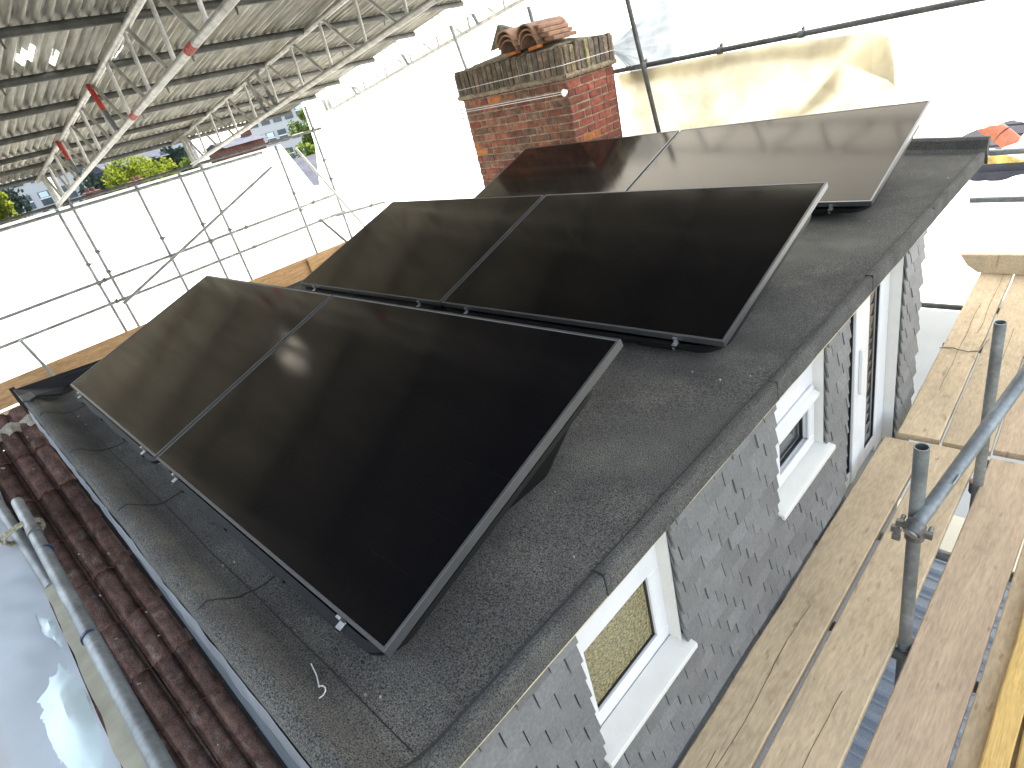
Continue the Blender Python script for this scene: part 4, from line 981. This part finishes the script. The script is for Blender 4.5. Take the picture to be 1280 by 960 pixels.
solo('scaffold_board', MB().prism([(3.66, -1.045), (3.72, -1.13), (3.80, -1.185), (5.3, -1.19), (5.3, -1.02), (4.4, -1.03)], lambda u, v, d: (u, 5.72 + d + (v + 1.2) * .25, v), 0, 0.04), 'wood', 'end toe board standing on edge across the far end of the walkway', 'board', bevel=0.004)
solo('binding_wire', MB().path([(3.86 + .225 * k / 8, 4.32 + .02 * math.sin(k), ZD + .008 + (.012 if k in (3, 4, 5) else 0)) for k in range(9)] + [(4.10, 4.45, ZD + .02), (4.11, 4.6, ZD - .01)], 0.0035, 6), 'coupler', 'thin rusty wire lying across the far board by the wall', 'wire')
G6 = 'transom tubes under the walkway boards'
for k, (y, lab) in enumerate(((3.17, 'transom tube at the joint of near and far boards, ending by the door'), (2.36, 'transom tube seen in the gaps between the two standards'), (1.70, 'transom tube at the foot of the front standard'), (0.6, 'transom tube seen in the gap near the bottom of the picture'), (4.5, 'transom tube under the middle of the far boards'))):
    tube_thing((3.845, y, ZD - 0.066), (5.3, y, ZD - 0.066), lab, 'galv_dark' if k != 1 else 'galv', G6, hollow=(k == 0))
s1 = tube_thing((4.353, 1.735, -2.3), (4.349, 1.715, -0.195), 'front standard with an open top between the boards', 'galv', 'standards of the right walkway', n=24, hollow=True)
s2 = tube_thing((4.372, 2.93, -2.3), (4.369, 2.845, -0.245), 'rear standard with an open top, crossed by the brace', 'galv', 'standards of the right walkway', n=24, hollow=True)
br = tube_thing((4.355, 1.625, -0.52), (4.615, 2.52, -0.02), 'sloping brace tube clamped to the front standard', 'galv', None, n=24)
part('paint_mark', MB().grid(4, 3, lambda u, v: Vector((4.355, 1.625, -0.52)).lerp(Vector((4.615, 2.52, -0.02)), 0.215 + 0.04 * u) + Vector((0.0245 * math.cos(-.3 + .5 * v), -0.0135 - 0.01 * v + .01, 0.0245 * math.sin(.55 + .6 * v) + .001))), 'white_paint', br)
# swivel coupler at the front standard
cp = thing('swivel_coupler', 'steel swivel coupler clamping the brace to the front standard', 'coupler', (4.351, 1.70, -0.56))
m_ = MB(); m_.tube((4.351, 1.72, -0.615), (4.351, 1.72, -0.565), 0.033, 16); part('band', m_, 'coupler', cp, True)
m_ = MB(); d_ = Vector((0.26, 0.895, 0.50)).normalized(); c_ = Vector((4.362, 1.652, -0.505)); m_.tube(c_ - d_ * .022, c_ + d_ * .022, 0.033, 16); part('band', m_, 'coupler', cp, True)
for (dx, dz) in ((-.05, -.03), (-.055, .005), (.05, .02), (-.04, .04)):
    p = Vector((4.353 + dx, 1.685, -0.56 + dz)); part('bolt', MB().tube(p - Vector((.0, .02, 0)), p + Vector((.0, .03, 0)), 0.008, 8).box(p - Vector((.013, .022, .013)), p + Vector((.013, -.006, .013))), 'coupler', cp)
for s_, y in ((s1, 1.74), (s2, 2.94)): coupler(s_, (4.36, y, ZD - .06), (0, 0, 1), 0.035, 0.07)
# blue-grey profiled roof below
mr_ = thing('metal_roof', 'blue-grey ribbed metal roof seen through the gaps between boards', 'roof', (4.8, 1.0, -3.0))
for k in range(7):
    y0 = -1.6 + k * 0.8; m_ = MB(); pf = []
    for i in range(4):
        a = y0 + i * 0.2; pf += [(a, 0), (a + .065, 0), (a + .072, .012), (a + .085, .012), (a + .092, 0), (a + .14, 0), (a + .15, .035), (a + .18, .035), (a + .1999, 0)]
    m_.add([(3.84, y, -2.75 + z_) for y, z_ in pf] + [(7.2, y, -3.1 + z_) for y, z_ in pf], [(i, len(pf) + i, len(pf) + i + 1, i + 1) for i in range(len(pf) - 1)])
    part('metal_sheet', m_, 'metal_blue', mr_)

# ================================================================== background seen through the eaves gap
def building(name, label, c, yaw, wd, ht, z0, mat, cols, rows, wcol, roofmat=None, seed=0):
    q = random.Random(seed); t = thing(name, label, 'building', c)
    Rm = Matrix.Rotation(yaw, 3, 'Z'); c = Vector(c)
    def B(x0, y0, z0_, x1, y1, z1_):
        m_ = MB().box((x0, y0, z0_), (x1, y1, z1_)); m_.v = [c + Rm @ v for v in m_.v]; return m_
    part('wall', B(-10, -wd / 2, z0, 0, wd / 2, ht), mat, t)
    part('roof', B(-10.3, -wd / 2 - .3, ht, .3, wd / 2 + .3, ht + .35), roofmat or mat, t)
    for i in range(cols):
        for j in range(rows):
            y = -wd / 2 + wd * (i + .5) / cols; z = z0 + (ht - z0) * (j + .5) / rows
            fr = part('window', B(-.05, y - wcol / 2, z - .62, .06, y + wcol / 2, z + .62), 'glass_far', t)
            part('frame', B(.06, y - wcol / 2, z - .05, .10, y + wcol / 2, z + .06), 'upvc', fr)
            if q.random() < .6: part('blind', B(.065, y - wcol / 2 + .1, z + .1, .09, y + wcol / 2 - .1, z + .57), 'blind', fr)
    return t
building('apartment_block', 'pale apartment block at the far left edge, behind the dark tree', (-69.6, 9.0, 0), R(-6), 6.0, 9.5, -9.5, 'render', 4, 9, 0.9, seed=1)
building('apartment_block', 'pale apartment block with dark windows left of the yellow-green tree', (-68.5, 16.2, 0), R(-9), 7.4, 9.5, -9.5, 'render', 5, 9, 0.95, seed=2)
building('apartment_block', 'white apartment block right of the yellow-green tree', (-62.0, 21.5, 0), R(-14), 4.0, 8.5, -9.5, 'render', 3, 8, 0.9, seed=3)
building('apartment_block', 'pale apartment block above the red brick house, at the right of the gap', (-66.8, 36.0, 0), R(-26), 8.0, 9.0, -9.5, 'render', 6, 9, 0.95, seed=4)
def house(name, label, c, wd, dp, ez, rh, wallmat, roofmat, stack=True):
    t = thing(name, label, 'house', c); x, y, _ = c
    part('wall', MB().box((x - dp, y - wd / 2, -9), (x, y + wd / 2, ez)), wallmat, t)
    part('roof', MB().prism([(-dp - .3, ez), (.3, ez), (-dp / 2, ez + rh)], lambda u, v, d: (x + u, y + d, v + .02), -wd / 2 - .2, wd / 2 + .2), roofmat, t)
    if stack: part('chimney', MB().box((x - dp * .5 - .3, y + wd * .3, ez), (x - dp * .5 + .3, y + wd * .3 + .45, ez + rh + .25)), 'brick_far', t)
    return t
house('brick_house', 'red brick house seen under the second lattice beam', (-32.0, 15.6, 0), 2.2, 3, 0.62, 0.35, 'brick_far', 'slate_far')
house('slate_house', 'house with dark blue-grey slate roof in the gap between the sheets', (-17.3, 11.6, 0), 2.6, 5, -1.3, 1.05, 'slate_far', 'slate_far', False)
house('slate_house', 'dark roofed house behind the yellow-green tree', (-52.0, 15.4, 0), 4.5, 7, 0.9, 1.0, 'slate_far', 'slate_far')
def chimney_far(c, label): 
    x, y, z = c; solo('chimney_stack', MB().box((x - .25, y - .25, z - 4), (x + .25, y + .25, z)).box((x - .28, y - .29, z), (x + .28, y + .29, z + .06)).tube((x, y - .1, z + .06), (x, y - .1, z + .2), .07, 8).tube((x, y + .1, z + .06), (x, y + .1, z + .2), .07, 8), 'brick_far', label, 'chimney')
chimney_far((-24.6, 5.75, 0.50), 'small red chimney stack left of the yellow-green tree')
chimney_far((-24.2, 7.35, 0.46), 'small red chimney stack in front of the yellow-green tree')
def tree(label, c, rx, rzz, mat, seed, n=1500, lf=0.35):
    q = random.Random(seed); x, y, z = c; t = thing('tree', label, 'tree', (x, y, -8.5))
    tk = MB().tube((x, y, -8.5), (x, y, z - rzz * .2), .28, 8, r1=.12)
    for k in range(6):
        a = q.uniform(0, 6.28); tk.tube((x, y, z - rzz * q.uniform(.4, 1)), (x + rx * .7 * math.cos(a), y + rx * .7 * math.sin(a), z + rzz * q.uniform(-.2, .6)), .10, 6, r1=.03)
    part('trunk', tk, 'trunk', t)
    cl = [(q.uniform(-.75, .75), q.uniform(-.75, .75), q.uniform(-.8, .75), q.uniform(.28, .5)) for _ in range(16)]
    m_ = MB()
    for i in range(n):
        cx_, cy_, cz_, cr = cl[q.randrange(16)]; d = Vector((q.gauss(0, 1), q.gauss(0, 1), q.gauss(0, 1))).normalized() * cr * q.uniform(.5, 1.05)
        p = Vector((x + (cx_ + d.x) * rx, y + (cy_ + d.y) * rx, z + (cz_ + d.z) * rzz))
        a = Vector((q.gauss(0, 1), q.gauss(0, 1), q.gauss(0, 1))).normalized(); b_ = a.orthogonal().normalized(); s_ = lf * q.uniform(.5, 1.2)
        m_.add([p - a * s_, p + b_ * s_ * .55, p + a * s_, p - b_ * s_ * .55], [(0, 1, 2, 3)])
    part('crown', m_, mat, t)
tree('bright yellow-green tree in the middle of the eaves gap', (-39.5, 11.9, -0.9), 1.9, 2.4, 'leaf_y', 1, 6500, .13)
tree('dark green tree left of the bright yellow-green tree', (-44.5, 10.7, -1.0), 1.7, 2.3, 'leaf_d', 2, 3600, .17)
tree('dark tree at the far left edge in front of the apartments', (-45.0, 4.6, -0.6), 1.7, 2.3, 'leaf_d', 3, 3600, .17)
tree('small yellow-green bush top at the far left edge', (-42.0, 4.6, 0.6), .8, 1.0, 'leaf_y', 4, 1500, .12)
tree('dark tree right of the bright yellow-green tree', (-52.0, 17.6, -0.6), 1.5, 2.0, 'leaf_d', 5, 1500, .3)
tree('mid green tree beside the red brick house', (-35.0, 13.4, -0.9), 1.2, 1.5, 'leaf_m', 6, 3000, .12)
tree('light green tree at the right end of the eaves gap', (-45.0, 27.0, 0.0), 1.7, 1.7, 'leaf_m', 7, 3000, .15)
tree('light green bush over the slate roof between the sheets', (-22.0, 13.4, -0.6), .8, .8, 'leaf_m', 8, 1200, .13)
tree('dark green tree below the pale apartments at left', (-50.0, 8.4, -1.6), 1.6, 1.8, 'leaf_d', 9, 1200, .28)
